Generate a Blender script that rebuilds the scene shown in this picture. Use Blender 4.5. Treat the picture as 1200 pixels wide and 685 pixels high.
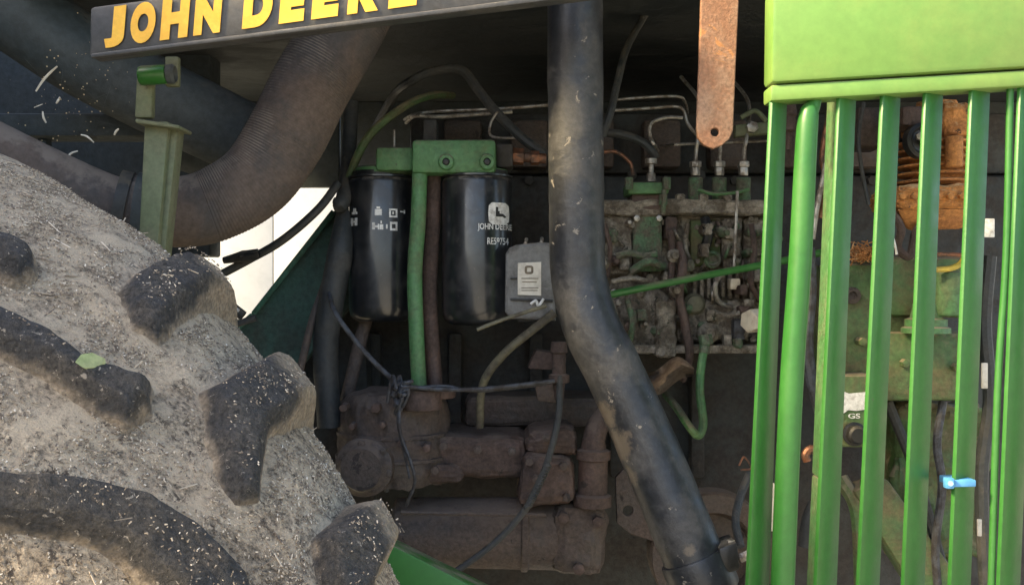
import bpy, bmesh, math, random
import numpy as np
from mathutils import Vector, Matrix, noise
R = math.radians
random.seed(7)
for o in list(bpy.data.objects): bpy.data.objects.remove(o)
scene = bpy.context.scene
C = scene.collection

# ------------------------------------------------------------------ camera, world, sun, exposure
CAM = Vector((0, -1.5, 1.3)); HW = 0.9326
cd = bpy.data.cameras.new('camera'); cam = bpy.data.objects.new('camera', cd); C.objects.link(cam)
cam.location = CAM; cam.rotation_euler = (R(90), 0, 0)
cd.sensor_width = 36; cd.lens = 36 / HW; cd.clip_start = 0.02; cd.clip_end = 3000
scene.camera = cam
TO_SUN = Vector((-0.72, -0.30, 0.58)).normalized()
w = bpy.data.worlds.new('World'); scene.world = w; w.use_nodes = True
nt = w.node_tree; bg = nt.nodes['Background']
sky = nt.nodes.new('ShaderNodeTexSky'); sky.sky_type = 'NISHITA'; sky.sun_disc = False
sky.sun_elevation = math.asin(TO_SUN.z); sky.sun_rotation = math.atan2(TO_SUN.x, TO_SUN.y)
sky.air_density = 1.0; sky.dust_density = 3.0; sky.ozone_density = 1.0
nt.links.new(sky.outputs[0], bg.inputs[0]); bg.inputs[1].default_value = 0.15
sd = bpy.data.lights.new('sun', 'SUN'); so = bpy.data.objects.new('sun', sd); C.objects.link(so)
sd.energy = 3.8; sd.angle = R(8); sd.color = (1.0, 0.78, 0.44)
so.rotation_euler = TO_SUN.to_track_quat('Z', 'Y').to_euler()
vs = scene.view_settings; vs.view_transform = 'Standard'; vs.look = 'None'; vs.exposure = 1.72; vs.gamma = 1
vs.use_curve_mapping = False
scene.render.engine = 'CYCLES'
scene.cycles.use_denoising = True
scene.cycles.max_bounces = 8; scene.cycles.diffuse_bounces = 5

# ------------------------------------------------------------------ helpers
K = HW / 1200
def W(px, py, Y): d = Y + 1.5; return Vector(((px - 600) * K * d, Y, 1.3 - (py - 342.5) * K * d))
def S(n, Y): return n * K * (Y + 1.5)

def link(me, name, mat, parent=None, smooth=35):
    o = bpy.data.objects.new(name, me); C.objects.link(o)
    if mat: me.materials.append(mat)
    if smooth is not None and len(me.polygons):
        me.polygons.foreach_set('use_smooth', [True] * len(me.polygons))
        me.set_sharp_from_angle(angle=R(smooth))
    if parent:
        o.parent = parent
        b = parent
        while b.parent: b = b.parent
        if parent.type == 'EMPTY': o.matrix_parent_inverse = Matrix.Translation(-parent.location)
        elif b.type == 'EMPTY' and parent.parent: o.matrix_parent_inverse = Matrix.Identity(4)
    return o
def tag(o, label, cat, group=None, kind=None):
    if label: o['label'] = label
    if cat: o['category'] = cat
    if group: o['group'] = group
    if kind: o['kind'] = kind
    return o
def thing(name, label, cat, loc, group=None):
    o = bpy.data.objects.new(name, None); C.objects.link(o); o.location = loc; o.empty_display_size = 0.02
    return tag(o, label, cat, group)

class MB:
    def __init__(s): s.bm = bmesh.new()
    def _merge(s, b):
        me = bpy.data.meshes.new('t'); b.to_mesh(me); b.free(); s.bm.from_mesh(me); bpy.data.meshes.remove(me)
    def hexa(s, pts, bev=0.0, seg=2):
        """8 corners: bottom loop 4, top loop 4"""
        b = bmesh.new(); v = [b.verts.new(p) for p in pts]
        for f in ((3, 2, 1, 0), (4, 5, 6, 7), (0, 1, 5, 4), (1, 2, 6, 5), (2, 3, 7, 6), (3, 0, 4, 7)): b.faces.new([v[i] for i in f])
        bmesh.ops.recalc_face_normals(b, faces=b.faces)
        if bev: bmesh.ops.bevel(b, geom=list(b.edges), offset=bev, segments=seg, profile=0.5, affect='EDGES')
        s._merge(b); return s
    def box(s, x0, x1, y0, y1, z0, z1, bev=0.0):
        return s.hexa([(x0, y0, z0), (x1, y0, z0), (x1, y1, z0), (x0, y1, z0), (x0, y0, z1), (x1, y0, z1), (x1, y1, z1), (x0, y1, z1)], bev)
    def pbox(s, x0, y0, x1, y1, Y0, Y1, bev=0.003):
        """pixel rectangle measured at depth Y0, straight back to Y1"""
        a = W(x0, y1, Y0); b = W(x1, y0, Y0)
        return s.box(a.x, b.x, Y0, Y1, a.z, b.z, bev)
    def quadbox(s, q, Y0, Y1, bev=0.003):
        """q: four pixel corners at Y0, extruded straight back to Y1"""
        f = [W(x, y, Y0) for x, y in q]; bk = [Vector((p.x, Y1, p.z)) for p in f]
        return s.hexa(f + bk, bev)
    def lathe(s, p0, ax, prof, seg=32, caps=True):
        p0 = Vector(p0); ax = Vector(ax).normalized()
        u = ax.orthogonal().normalized(); v = ax.cross(u); bm = s.bm; rings = []
        for t, r in prof:
            rings.append([bm.verts.new(p0 + ax * t + (u * math.cos(a) + v * math.sin(a)) * r) for a in (2 * math.pi * k / seg for k in range(seg))])
        for a, b in zip(rings, rings[1:]):
            for k in range(seg): bm.faces.new((a[k], a[(k + 1) % seg], b[(k + 1) % seg], b[k]))
        if caps:
            bm.faces.new(rings[0][::-1]); bm.faces.new(rings[-1])
        return s
    def cyl(s, p0, p1, r, r1=None, seg=24, bev=0.0):
        p0 = Vector(p0); p1 = Vector(p1); L = (p1 - p0).length; r1 = r if r1 is None else r1
        if bev: prof = [(0, r - bev), (bev * .3, r - bev * .3), (bev, r), (L - bev, r1), (L - bev * .3, r1 - bev * .3), (L, r1 - bev)]
        else: prof = [(0, r), (L, r1)]
        return s.lathe(p0, p1 - p0, prof, seg)
    def hexnut(s, p0, p1, r, seg=6): return s.cyl(p0, p1, r, seg=seg, bev=r * .12)
    def tube(s, pts, r, seg=14, sub=6, caps=True):
        pts = [Vector(p) for p in pts]; n = len(pts)
        rs = r if isinstance(r, (list, tuple)) else [r] * n
        P, Q = [], []
        if n == 2 or sub <= 1: P, Q = pts, list(rs)
        else:
            e = [pts[0] * 2 - pts[1]] + pts + [pts[-1] * 2 - pts[-2]]; re = [rs[0]] + list(rs) + [rs[-1]]
            for i in range(n - 1):
                a, b, c, d = e[i:i + 4]
                for k in range(sub):
                    t = k / sub
                    P.append(.5 * ((2 * b) + (c - a) * t + (2 * a - 5 * b + 4 * c - d) * t * t + (3 * b - a - 3 * c + d) * t ** 3))
                    Q.append(re[i + 1] * (1 - t) + re[i + 2] * t)
            P.append(pts[-1]); Q.append(rs[-1])
        bm = s.bm; rings = []; u = None
        for i, p in enumerate(P):
            t = (P[min(i + 1, len(P) - 1)] - P[max(i - 1, 0)]).normalized()
            u = t.orthogonal().normalized() if u is None else (u - t * u.dot(t)).normalized()
            v = t.cross(u)
            rings.append([bm.verts.new(p + (u * math.cos(a) + v * math.sin(a)) * Q[i]) for a in (2 * math.pi * k / seg for k in range(seg))])
        for a, b in zip(rings, rings[1:]):
            for k in range(seg): bm.faces.new((a[k], a[(k + 1) % seg], b[(k + 1) % seg], b[k]))
        if caps: bm.faces.new(rings[0][::-1]); bm.faces.new(rings[-1])
        return s
    def rough(s, amp, sc, cuts=0):
        if cuts:
            bmesh.ops.subdivide_edges(s.bm, edges=list(s.bm.edges), cuts=cuts, use_grid_fill=True)
        s.bm.normal_update()
        for v in s.bm.verts: v.co += v.normal * amp * (noise.fractal(v.co * sc, 0.6, 2.0, 4))
        return s
    def build(s, name, mat, parent=None, smooth=35):
        bmesh.ops.recalc_face_normals(s.bm, faces=s.bm.faces)
        me = bpy.data.meshes.new(name); s.bm.to_mesh(me); s.bm.free()
        return link(me, name, mat, parent, smooth)

def plate(name, outline, holes, Y, thick, mat, parent=None, bev=0.001):
    """flat plate cut to an outline (pixels at depth Y), with holes; thickness goes back"""
    cu = bpy.data.curves.new('c', 'CURVE'); cu.dimensions = '2D'; cu.fill_mode = 'BOTH'; cu.extrude = max(thick / 2 - bev, 1e-4); cu.bevel_depth = bev; cu.bevel_resolution = 1
    for loop in [outline] + holes:
        sp = cu.splines.new('POLY'); sp.points.add(len(loop) - 1); sp.use_cyclic_u = True
        for q, (x, y) in zip(sp.points, loop):
            p = W(x, y, Y); q.co = (p.x, p.z, 0, 1)
    o = bpy.data.objects.new('tmp', cu); C.objects.link(o)
    me = bpy.data.meshes.new_from_object(o.evaluated_get(bpy.context.evaluated_depsgraph_get()))
    bpy.data.objects.remove(o)
    for v in me.vertices: v.co = (v.co.x, Y + thick / 2 - v.co.z, v.co.y)
    me.name = name
    return link(me, name, mat, parent, 30)
def circ(cx, cy, r, n=20): return [(cx + r * math.cos(2 * math.pi * k / n), cy + r * math.sin(2 * math.pi * k / n)) for k in range(n)]
def rrect(x0, y0, x1, y1, r, n=5):
    out = []
    for cx, cy, a0 in ((x1 - r, y0 + r, -90), (x1 - r, y1 - r, 0), (x0 + r, y1 - r, 90), (x0 + r, y0 + r, 180)):
        out += [(cx + r * math.cos(R(a0 + 90 * k / n)), cy + r * math.sin(R(a0 + 90 * k / n))) for k in range(n + 1)]
    return out

def glyphs(text, bold=0.03, ext=0.0):
    """mesh of some lettering, normalised to a unit box (x right, y up)"""
    cu = bpy.data.curves.new('f', 'FONT'); cu.body = text; cu.offset = bold; cu.extrude = ext; cu.resolution_u = 6; cu.fill_mode = 'BOTH' if ext else 'FRONT'
    o = bpy.data.objects.new('tmp', cu); C.objects.link(o)
    me = bpy.data.meshes.new_from_object(o.evaluated_get(bpy.context.evaluated_depsgraph_get()))
    bpy.data.objects.remove(o)
    xs = [v.co.x for v in me.vertices]; ys = [v.co.y for v in me.vertices]
    for v in me.vertices: v.co = ((v.co.x - min(xs)) / (max(xs) - min(xs)), (v.co.y - min(ys)) / (max(ys) - min(ys)), v.co.z)
    return me
def subdiv(me, n=2):
    b = bmesh.new(); b.from_mesh(me)
    for _ in range(n):
        long = [e for e in b.edges if e.calc_length() > .08]
        if long: bmesh.ops.subdivide_edges(b, edges=long, cuts=1)
    bmesh.ops.triangulate(b, faces=b.faces); b.to_mesh(me); b.free(); return me
def print_flat(name, text, x0, y0, x1, y1, Y, mat, parent, bold=0.02):
    me = glyphs(text, bold)
    for v in me.vertices: v.co = W(x0 + (x1 - x0) * v.co.x, y1 + (y0 - y1) * v.co.y, Y)
    return link(me, name, mat, parent, None)
def wrap(me, x0, y0, x1, y1, cx, r, Yc, off=0.0005):
    """lay a unit-box mesh on an upright cylinder (cx and r in pixels at depth Yc)"""
    rr = S(r, Yc) + off
    for v in me.vertices:
        p = W(x0 + (x1 - x0) * v.co.x, y1 + (y0 - y1) * v.co.y, Yc)
        dx = max(-.999, min(.999, (p.x - W(cx, 0, Yc).x) / rr))
        v.co = (W(cx, 0, Yc).x + rr * dx, Yc - rr * math.sqrt(1 - dx * dx), p.z)
    return me
def poly_mesh(loops):
    """filled unit-space polygons -> mesh"""
    b = bmesh.new()
    for lp in loops: b.faces.new([b.verts.new((x, y, 0)) for x, y in lp])
    me = bpy.data.meshes.new('p'); b.to_mesh(me); b.free(); return me

# ------------------------------------------------------------------ materials
def M(name, c1, c2, amt=.45, sc=18, rough=.5, rough2=.85, metal=0.0, bump=.25, bsc=160, dust=None, damt=.0, var=.35, coat=0.0, sharp=.12, chip=None, camt=.0, csc=60):
    m = bpy.data.materials.new(name); m.use_nodes = True; t = m.node_tree; N = t.nodes; Lk = t.links.new
    bs = N['Principled BSDF']
    co = N.new('ShaderNodeTexCoord').outputs['Object']
    def nz(scale, det=6, ro=.6, dis=0.0):
        n = N.new('ShaderNodeTexNoise'); n.inputs['Scale'].default_value = scale; n.inputs['Detail'].default_value = det
        n.inputs['Roughness'].default_value = ro; n.inputs['Distortion'].default_value = dis; Lk(co, n.inputs['Vector']); return n.outputs['Fac']
    def rng(src, a, b, c=0.0, d=1.0):
        n = N.new('ShaderNodeMapRange'); n.interpolation_type = 'SMOOTHSTEP'
        n.inputs[1].default_value = a; n.inputs[2].default_value = b; n.inputs[3].default_value = c; n.inputs[4].default_value = d
        Lk(src, n.inputs[0]); return n.outputs[0]
    def mixc(f, a, b, mode='MIX'):
        n = N.new('ShaderNodeMix'); n.data_type = 'RGBA'; n.blend_type = mode
        for v, s in ((f, n.inputs['Factor']), (a, n.inputs['A']), (b, n.inputs['B'])):
            if hasattr(v, 'links') or hasattr(v, 'is_linked'): Lk(v, s)
            elif isinstance(v, (int, float)): s.default_value = v
            else: s.default_value = (*v, 1)
        return n.outputs['Result']
    def mth(op, a, b):
        n = N.new('ShaderNodeMath'); n.operation = op
        for v, s in ((a, n.inputs[0]), (b, n.inputs[1])):
            if isinstance(v, (int, float)): s.default_value = v
            else: Lk(v, s)
        return n.outputs[0]
    th = .5 + (.5 - amt) * .5
    f1 = rng(nz(sc, 9, .68, .3), th - sharp, th + sharp)
    col = mixc(f1, c1, c2)
    fine = nz(bsc, 5, .7)
    n = N.new('ShaderNodeMapRange'); n.inputs[1].default_value = .3; n.inputs[2].default_value = .7; n.inputs[3].default_value = 1 - var; n.inputs[4].default_value = 1 + var * .7
    Lk(fine, n.inputs[0])
    cb = N.new('ShaderNodeCombineColor'); [Lk(n.outputs[0], cb.inputs[i]) for i in range(3)]
    col = mixc(1.0, col, cb.outputs[0], 'MULTIPLY')
    rg = rng(f1, 0, 1, rough, rough2)
    if chip:
        fc = rng(nz(csc, 8, .7, .6), .5 + (.5 - camt) * .45, .53 + (.5 - camt) * .45)
        col = mixc(fc, col, chip); rg = mth('MAXIMUM', rg, mth('MULTIPLY', fc, .8))
    if dust:
        g = N.new('ShaderNodeNewGeometry'); sp = N.new('ShaderNodeSeparateXYZ'); Lk(g.outputs['Normal'], sp.inputs[0])
        up = rng(sp.outputs[2], -.2, .9)
        dn = rng(mth('ADD', nz(sc * 2.7, 8, .7), mth('MULTIPLY', up, .35)), .85 - damt * .5, 1.05 - damt * .5)
        col = mixc(dn, col, dust); rg = mth('MAXIMUM', rg, mth('MULTIPLY', dn, .92))
    Lk(col, bs.inputs['Base Color']); Lk(rg, bs.inputs['Roughness'])
    bs.inputs['Metallic'].default_value = metal; bs.inputs['Coat Weight'].default_value = coat; bs.inputs['Coat Roughness'].default_value = .15
    if bump:
        b = N.new('ShaderNodeBump'); b.inputs['Strength'].default_value = bump; b.inputs['Distance'].default_value = .004
        Lk(mth('ADD', fine, mth('MULTIPLY', f1, .6)), b.inputs['Height']); Lk(b.outputs[0], bs.inputs['Normal'])
    return m

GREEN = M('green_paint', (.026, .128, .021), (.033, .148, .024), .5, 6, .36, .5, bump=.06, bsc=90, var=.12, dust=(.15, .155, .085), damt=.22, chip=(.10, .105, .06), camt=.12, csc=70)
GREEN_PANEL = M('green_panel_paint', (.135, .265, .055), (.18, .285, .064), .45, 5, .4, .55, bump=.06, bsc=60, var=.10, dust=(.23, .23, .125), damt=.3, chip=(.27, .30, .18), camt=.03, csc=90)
GREEN_OLD = M('green_old_paint', (.070, .185, .068), (.105, .155, .072), .42, 22, .5, .8, bump=.35, bsc=140, dust=(.18, .17, .115), damt=.35, chip=(.06, .055, .04), camt=.16)
GREEN_DULL = M('green_dull_paint', (.115, .14, .07), (.155, .16, .095), .5, 14, .6, .8, bump=.15, bsc=120, var=.25, chip=(.06, .05, .035), camt=.14)
GREEN_GRIME = M('green_under_grime', (.075, .145, .045), (.135, .12, .06), .5, 16, .6, .9, bump=.4, dust=(.24, .20, .12), damt=.4)
PIPE = M('pipe_black_paint', (.020, .022, .026), (.062, .060, .057), .45, 16, .38, .65, bump=.16, bsc=110, var=.4, chip=(.20, .18, .15), camt=.20, csc=60)
FILTER = M('filter_black_enamel', (.010, .012, .015), (.030, .029, .029), .42, 34, .30, .55, bump=.04, bsc=60, var=.3, dust=(.12, .11, .095), damt=.42, coat=.6)
BLACK = M('black_plastic', (.010, .011, .012), (.022, .021, .02), .4, 20, .4, .7, bump=.15, dust=(.10, .09, .07), damt=.2)
DARK = M('dark_sheet_metal', (.042, .055, .060), (.060, .068, .068), .5, 9, .6, .85, bump=.2, bsc=80, dust=(.085, .085, .078), damt=.2)  # base lifted and blued to stand in for hazy glare
ROOF = M('shade_darkened_roof', (.018, .024, .027), (.028, .032, .033), .5, 9, .7, .9, bump=.3, bsc=60)  # roof colour darkened to put deeper shade under the bonnet
PANELB = M('dark_grey_panel_paint', (.045, .047, .05), (.075, .072, .068), .5, 10, .45, .65, bump=.08, bsc=90, dust=(.2, .18, .15), damt=.3)
YELLOW = M('yellow_decal', (.82, .43, .03), (.86, .50, .06), .5, 18, .5, .65, bump=.05, var=.12, chip=(.30, .22, .08), camt=.04)
OUTLN = M('decal_edge', (.03, .03, .03), (.05, .045, .04), .5, 20, .6, .8, bump=.0)
RUST = M('strap_rust', (.235, .115, .063), (.29, .18, .118), .45, 26, .8, .92, bump=.35, bsc=220, var=.4, chip=(.36, .165, .065), camt=.28, csc=28)
BROWN = M('oily_brown_casting', (.062, .047, .039), (.094, .070, .057), .5, 16, .45, .92, bump=.45, bsc=190, var=.45, dust=(.122, .094, .075), damt=.38, chip=(.032, .025, .022), camt=.25, csc=30)
BROWN2 = M('rusty_casting', (.098, .060, .046), (.070, .049, .041), .5, 14, .55, .92, bump=.45, bsc=190, var=.45, dust=(.130, .096, .077), damt=.33, chip=(.036, .027, .023), camt=.25, csc=34)
BLOCK = M('engine_block_grime', (.036, .040, .038), (.054, .047, .041), .5, 12, .6, .92, bump=.4, bsc=120, dust=(.068, .06, .05), damt=.3)  # grimy base raised slightly to stand in for haze in the shadows
ALU = M('dirty_cast_aluminium', (.36, .315, .255), (.135, .108, .08), .5, 45, .28, .75, metal=.3, bump=.7, bsc=220, var=.5, dust=(.29, .245, .185), damt=.28, chip=(.06, .06, .042), camt=.25, csc=40)
GREYBOX = M('grey_plastic_casing', (.17, .17, .165), (.11, .105, .098), .45, 30, .5, .75, bump=.2, bsc=160, var=.25, dust=(.28, .25, .21), damt=.3)
ALUG = M('dirty_green_cast_aluminium', (.09, .17, .085), (.14, .12, .09), .5, 50, .4, .85, metal=.1, bump=.5, bsc=260, var=.5, dust=(.28, .25, .19), damt=.3, chip=(.04, .045, .03), camt=.25, csc=60)
STEEL = M('dull_steel', (.38, .36, .32), (.20, .16, .125), .45, 60, .3, .7, metal=.6, bump=.2, bsc=300, var=.3)
CREAM = M('cream_plastic', (.62, .55, .42), (.45, .36, .26), .35, 60, .5, .7, bump=.1, var=.15)
WHITE = M('white_print', (.74, .74, .72), (.45, .43, .40), .38, 130, .5, .7, bump=0, var=.3)
WHITEW = M('white_wall_paint', (.40, .41, .41), (.36, .37, .37), .4, 3, .6, .7, bump=.05, var=.05)
STICK = M('pale_sticker', (.66, .62, .54), (.5, .46, .39), .4, 50, .55, .75, bump=.05, var=.1)
INK = M('black_ink', (.01, .01, .01), (.02, .02, .02), .5, 50, .5, .6, bump=0)
INKB = M('brown_ink', (.16, .13, .09), (.2, .16, .11), .5, 50, .6, .7, bump=0)
HOSE = M('corrugated_rubber', (.058, .052, .05), (.115, .088, .072), .5, 9, .75, .95, bump=.2, bsc=150, var=.3, dust=(.18, .15, .125), damt=.35)
RUBBER = M('rubber_hose', (.026, .030, .031), (.060, .058, .052), .45, 20, .55, .85, bump=.2, dust=(.09, .08, .062), damt=.25)
TEAL = M('teal_green_frame', (.03, .13, .085), (.05, .11, .07), .5, 12, .6, .85, bump=.15, dust=(.15, .16, .12), damt=.3)  # teal green base with random dust
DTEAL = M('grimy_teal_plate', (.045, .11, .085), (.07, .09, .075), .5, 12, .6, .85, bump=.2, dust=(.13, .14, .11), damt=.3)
RAG = M('dirty_rag', (.23, .18, .135), (.15, .11, .085), .5, 40, .9, .95, bump=.3)
WIRE = M('grimy_wire', (.06, .065, .075), (.035, .03, .028), .5, 60, .5, .8, bump=.1)
OLIVE = M('olive_hose', (.13, .12, .075), (.07, .06, .045), .45, 30, .55, .8, bump=.1)
ORANGE = M('rusty_orange_casting', (.56, .24, .065), (.40, .17, .06), .5, 30, .75, .9, bump=.5, bsc=200, var=.5, dust=(.60, .40, .2), damt=.35, chip=(.09, .055, .035), camt=.25)  # rusty orange, brightened to stand in for warm sun on the compressor
STRAW = M('straw', (.62, .50, .30), (.45, .34, .2), .5, 80, .8, .9, bump=0, var=.2)
STRAWW = M('pale_straw', (.80, .76, .66), (.66, .6, .48), .5, 80, .8, .9, bump=0, var=.15)
BLUE = M('blue_plastic', (.07, .26, .52), (.10, .32, .58), .5, 30, .35, .5, bump=0, var=.1)
TYRE = M('dusty_tyre_rubber', (.285, .220, .148), (.445, .35, .238), .58, 20, .92, .97, bump=1.0, bsc=260, var=1.0, chip=(.085, .063, .044), camt=.38, csc=190, dust=(.48, .38, .26), damt=.25)
BRASS = M('copper_fitting', (.30, .13, .07), (.12, .08, .06), .5, 60, .4, .7, metal=.6, bump=.2)
LEAFG = M('leaf_green', (.24, .29, .12), (.30, .33, .16), .5, 60, .6, .7, bump=.1)
GROUND = M('ground_gravel', (.44, .41, .35), (.36, .34, .27), .5, 2, .95, .98, bump=.3, bsc=40)

# lug rubber: attribute "worn" is 1 on the worn crown and 0 down the dusty flanks
def lug_material():
    m = M('lug_rubber', (.032, .030, .028), (.078, .067, .054), .5, 45, .6, .9, bump=1.0, bsc=320, var=.9, chip=(.34, .295, .235), camt=.25, csc=190)
    t = m.node_tree; N = t.nodes; bs = N['Principled BSDF']
    src = bs.inputs['Base Color'].links[0].from_socket
    at = N.new('ShaderNodeAttribute'); at.attribute_name = 'worn'
    nz = N.new('ShaderNodeTexNoise'); nz.inputs['Scale'].default_value = 70; nz.inputs['Detail'].default_value = 8
    tc = N.new('ShaderNodeTexCoord'); t.links.new(tc.outputs['Object'], nz.inputs['Vector'])
    ad = N.new('ShaderNodeMath'); ad.operation = 'ADD'; t.links.new(at.outputs['Fac'], ad.inputs[0]); ad.operation = 'MULTIPLY_ADD'; t.links.new(nz.outputs['Fac'], ad.inputs[0]); ad.inputs[1].default_value = .75; t.links.new(at.outputs['Fac'], ad.inputs[2])
    mr = N.new('ShaderNodeMapRange'); mr.interpolation_type = 'SMOOTHSTEP'; mr.inputs[1].default_value = .60; mr.inputs[2].default_value = 1.05; t.links.new(ad.outputs[0], mr.inputs[0])
    rp = N.new('ShaderNodeValToRGB'); rp.color_ramp.elements[0].position = .35; rp.color_ramp.elements[0].color = (.20, .155, .104, 1)
    rp.color_ramp.elements[1].position = .65; rp.color_ramp.elements[1].color = (.42, .33, .225, 1)
    n2 = N.new('ShaderNodeTexNoise'); n2.inputs['Scale'].default_value = 330; n2.inputs['Detail'].default_value = 5; t.links.new(tc.outputs['Object'], n2.inputs['Vector'])
    t.links.new(n2.outputs['Fac'], rp.inputs[0])
    mx = N.new('ShaderNodeMix'); mx.data_type = 'RGBA'
    t.links.new(mr.outputs[0], mx.inputs['Factor']); t.links.new(rp.outputs[0], mx.inputs['A']); t.links.new(src, mx.inputs['B'])
    t.links.new(mx.outputs['Result'], bs.inputs['Base Color'])
    return m
LUG = lug_material()

# exhaust: bare beige primer where the paint has flaked off low on its left flank
def flake(m, centres, colour):
    t = m.node_tree; N = t.nodes; bs = N['Principled BSDF']; src = bs.inputs['Base Color'].links[0].from_socket
    tc = N.new('ShaderNodeTexCoord'); nz = N.new('ShaderNodeTexNoise'); nz.inputs['Scale'].default_value = 46; nz.inputs['Detail'].default_value = 12; nz.inputs['Roughness'].default_value = .78
    t.links.new(tc.outputs['Object'], nz.inputs['Vector'])
    last = src
    for c, rad in centres:
        d = N.new('ShaderNodeVectorMath'); d.operation = 'DISTANCE'; t.links.new(tc.outputs['Object'], d.inputs[0]); d.inputs[1].default_value = c
        a = N.new('ShaderNodeMath'); a.operation = 'MULTIPLY_ADD'; t.links.new(d.outputs['Value'], a.inputs[0]); a.inputs[1].default_value = -.5 / rad; t.links.new(nz.outputs['Fac'], a.inputs[2])
        r = N.new('ShaderNodeMapRange'); r.inputs[1].default_value = .06; r.inputs[2].default_value = .19; t.links.new(a.outputs[0], r.inputs[0])
        mx = N.new('ShaderNodeMix'); mx.data_type = 'RGBA'; t.links.new(r.outputs[0], mx.inputs['Factor']); t.links.new(last, mx.inputs['A']); mx.inputs['B'].default_value = (*colour, 1)
        last = mx.outputs['Result']
    t.links.new(last, bs.inputs['Base Color'])

# ------------------------------------------------------------------ the setting
g = MB(); g.box(-400, 400, -60, 900, -.5, -.03); tag(g.build('ground', GROUND), 'pale dry ground behind the machine', 'ground', kind='structure')

shed = thing('white_shed', 'sunlit white panelled wall seen through the gap behind the hose', 'building', (-5, 16, -.03))
for k in range(9):
    q = MB(); q.box(-11 + k * 1.2, -11 + k * 1.2 + 1.185, 16, 16.1, -.03 + .9, 6, .01); q.build('wall_panel', WHITEW, shed)
q = MB(); q.box(-11, -.2, 15.98, 16.1, -.03, .86, .01); q.build('plinth', STICK, shed)

# ------------------------------------------------------------------ bonnet: roof and lettered side panel
bon = thing('bonnet', 'dark grey bonnet side panel with yellow brand lettering above the engine', 'bonnet', W(370, 40, -.36))
def bl(x): return 67 - .1255 * (x - 105)
pb = MB(); YP = -.362
pb.quadbox([(104, bl(104)), (700, bl(700)), (700, bl(700) - 62), (105, bl(105) - 59)], YP, YP + .03, .004)
side = pb.build('side_panel', PANELB, bon)
lp = MB(); lp.quadbox([(106, bl(106) + 1), (700, bl(700) + 1), (700, bl(700) - 5), (106, bl(106) - 4)], YP - .006, YP + .002, .0015); lp.build('bottom_lip', PANELB, bon)
rb = MB(); rb.box(-.62, 1.3, -.33, .85, 1.70, 1.735, .005); rb.build('roof', ROOF, bon)
def base(x): return 57.5 - .139 * (x - 122)
for ch, x0, x1 in (('J', 122, 149), ('O', 152, 185), ('H', 188, 224), ('N', 227, 262), ('D', 284, 322), ('E', 327, 360), ('E', 365, 400), ('R', 407, 447), ('E', 455, 492)):
    me0 = glyphs(ch, .075, .02)
    for nm, grow, yy, mt in (('letter', 0, YP - .0022, YELLOW),):
        me = me0.copy()
        for v in me.vertices:
            u, q, d = v.co
            px = x0 + (x1 - x0 - 4) * u + 4 * q; h = 47 + (px - 122) * .012
            p = W(px, base(px) - h * q, YP); v.co = (p.x, YP - .0022 + (.0006 if d < 0 else -.0003), p.z)
        link(me, nm, mt, bon, None)

# ------------------------------------------------------------------ wheel, fitted to the photograph's outline
wc = Vector((-.6071, -.4481, .7147)); psi, WR, WH, tilt = .7215, .7307, .2411, -.1069
wa = Vector((-math.sin(psi) * math.cos(tilt), -math.cos(psi) * math.cos(tilt), math.sin(tilt)))
e1 = Vector((0, 0, 1)).cross(wa).normalized(); e2 = wa.cross(e1)
def tread(v): return WR - .13 * (abs(v) / WH) ** 3
def tp(th, v, r): return wc + wa * v + (e1 * math.cos(th) + e2 * math.sin(th)) * r
wheel = thing('tractor_wheel', 'dusty black tractor tyre with chunky lugs caked in chaff', 'wheel', wc - Vector((0, 0, WR)))
prof = [(-.215, .40), (-.262, .46), (-.275, .52)] + [(v, tread(v)) for v in np.linspace(-.265, .265, 56)] + [(.275, .52), (.262, .46), (.215, .40)]
bm = bmesh.new(); NT = 620; rings = []
for k in range(NT):
    th = 2 * math.pi * k / NT; ring = []
    for v, r in prof:
        p = tp(th, v, r); dn = noise.fractal(p * 9, .6, 2, 5) * .0045 + noise.fractal(p * 60, .6, 2, 3) * .0016
        ring.append(bm.verts.new(tp(th, v, r + dn)))
    rings.append(ring)
for k in range(NT):
    a, b = rings[k], rings[(k + 1) % NT]
    for j in range(len(prof) - 1): bm.faces.new((a[j], a[j + 1], b[j + 1], b[j]))
bmesh.ops.recalc_face_normals(bm, faces=bm.faces)
me = bpy.data.meshes.new('tyre'); bm.to_mesh(me); bm.free(); link(me, 'tyre', TYRE, wheel, 60)
rm = MB(); rm.lathe(wc - wa * .2, wa, [(0, .405), (.01, .38), (.1, .36), (.2, .20), (.3, .36), (.39, .38), (.4, .405)], 48); rm.build('rim', GREEN_GRIME, wheel)

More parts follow.
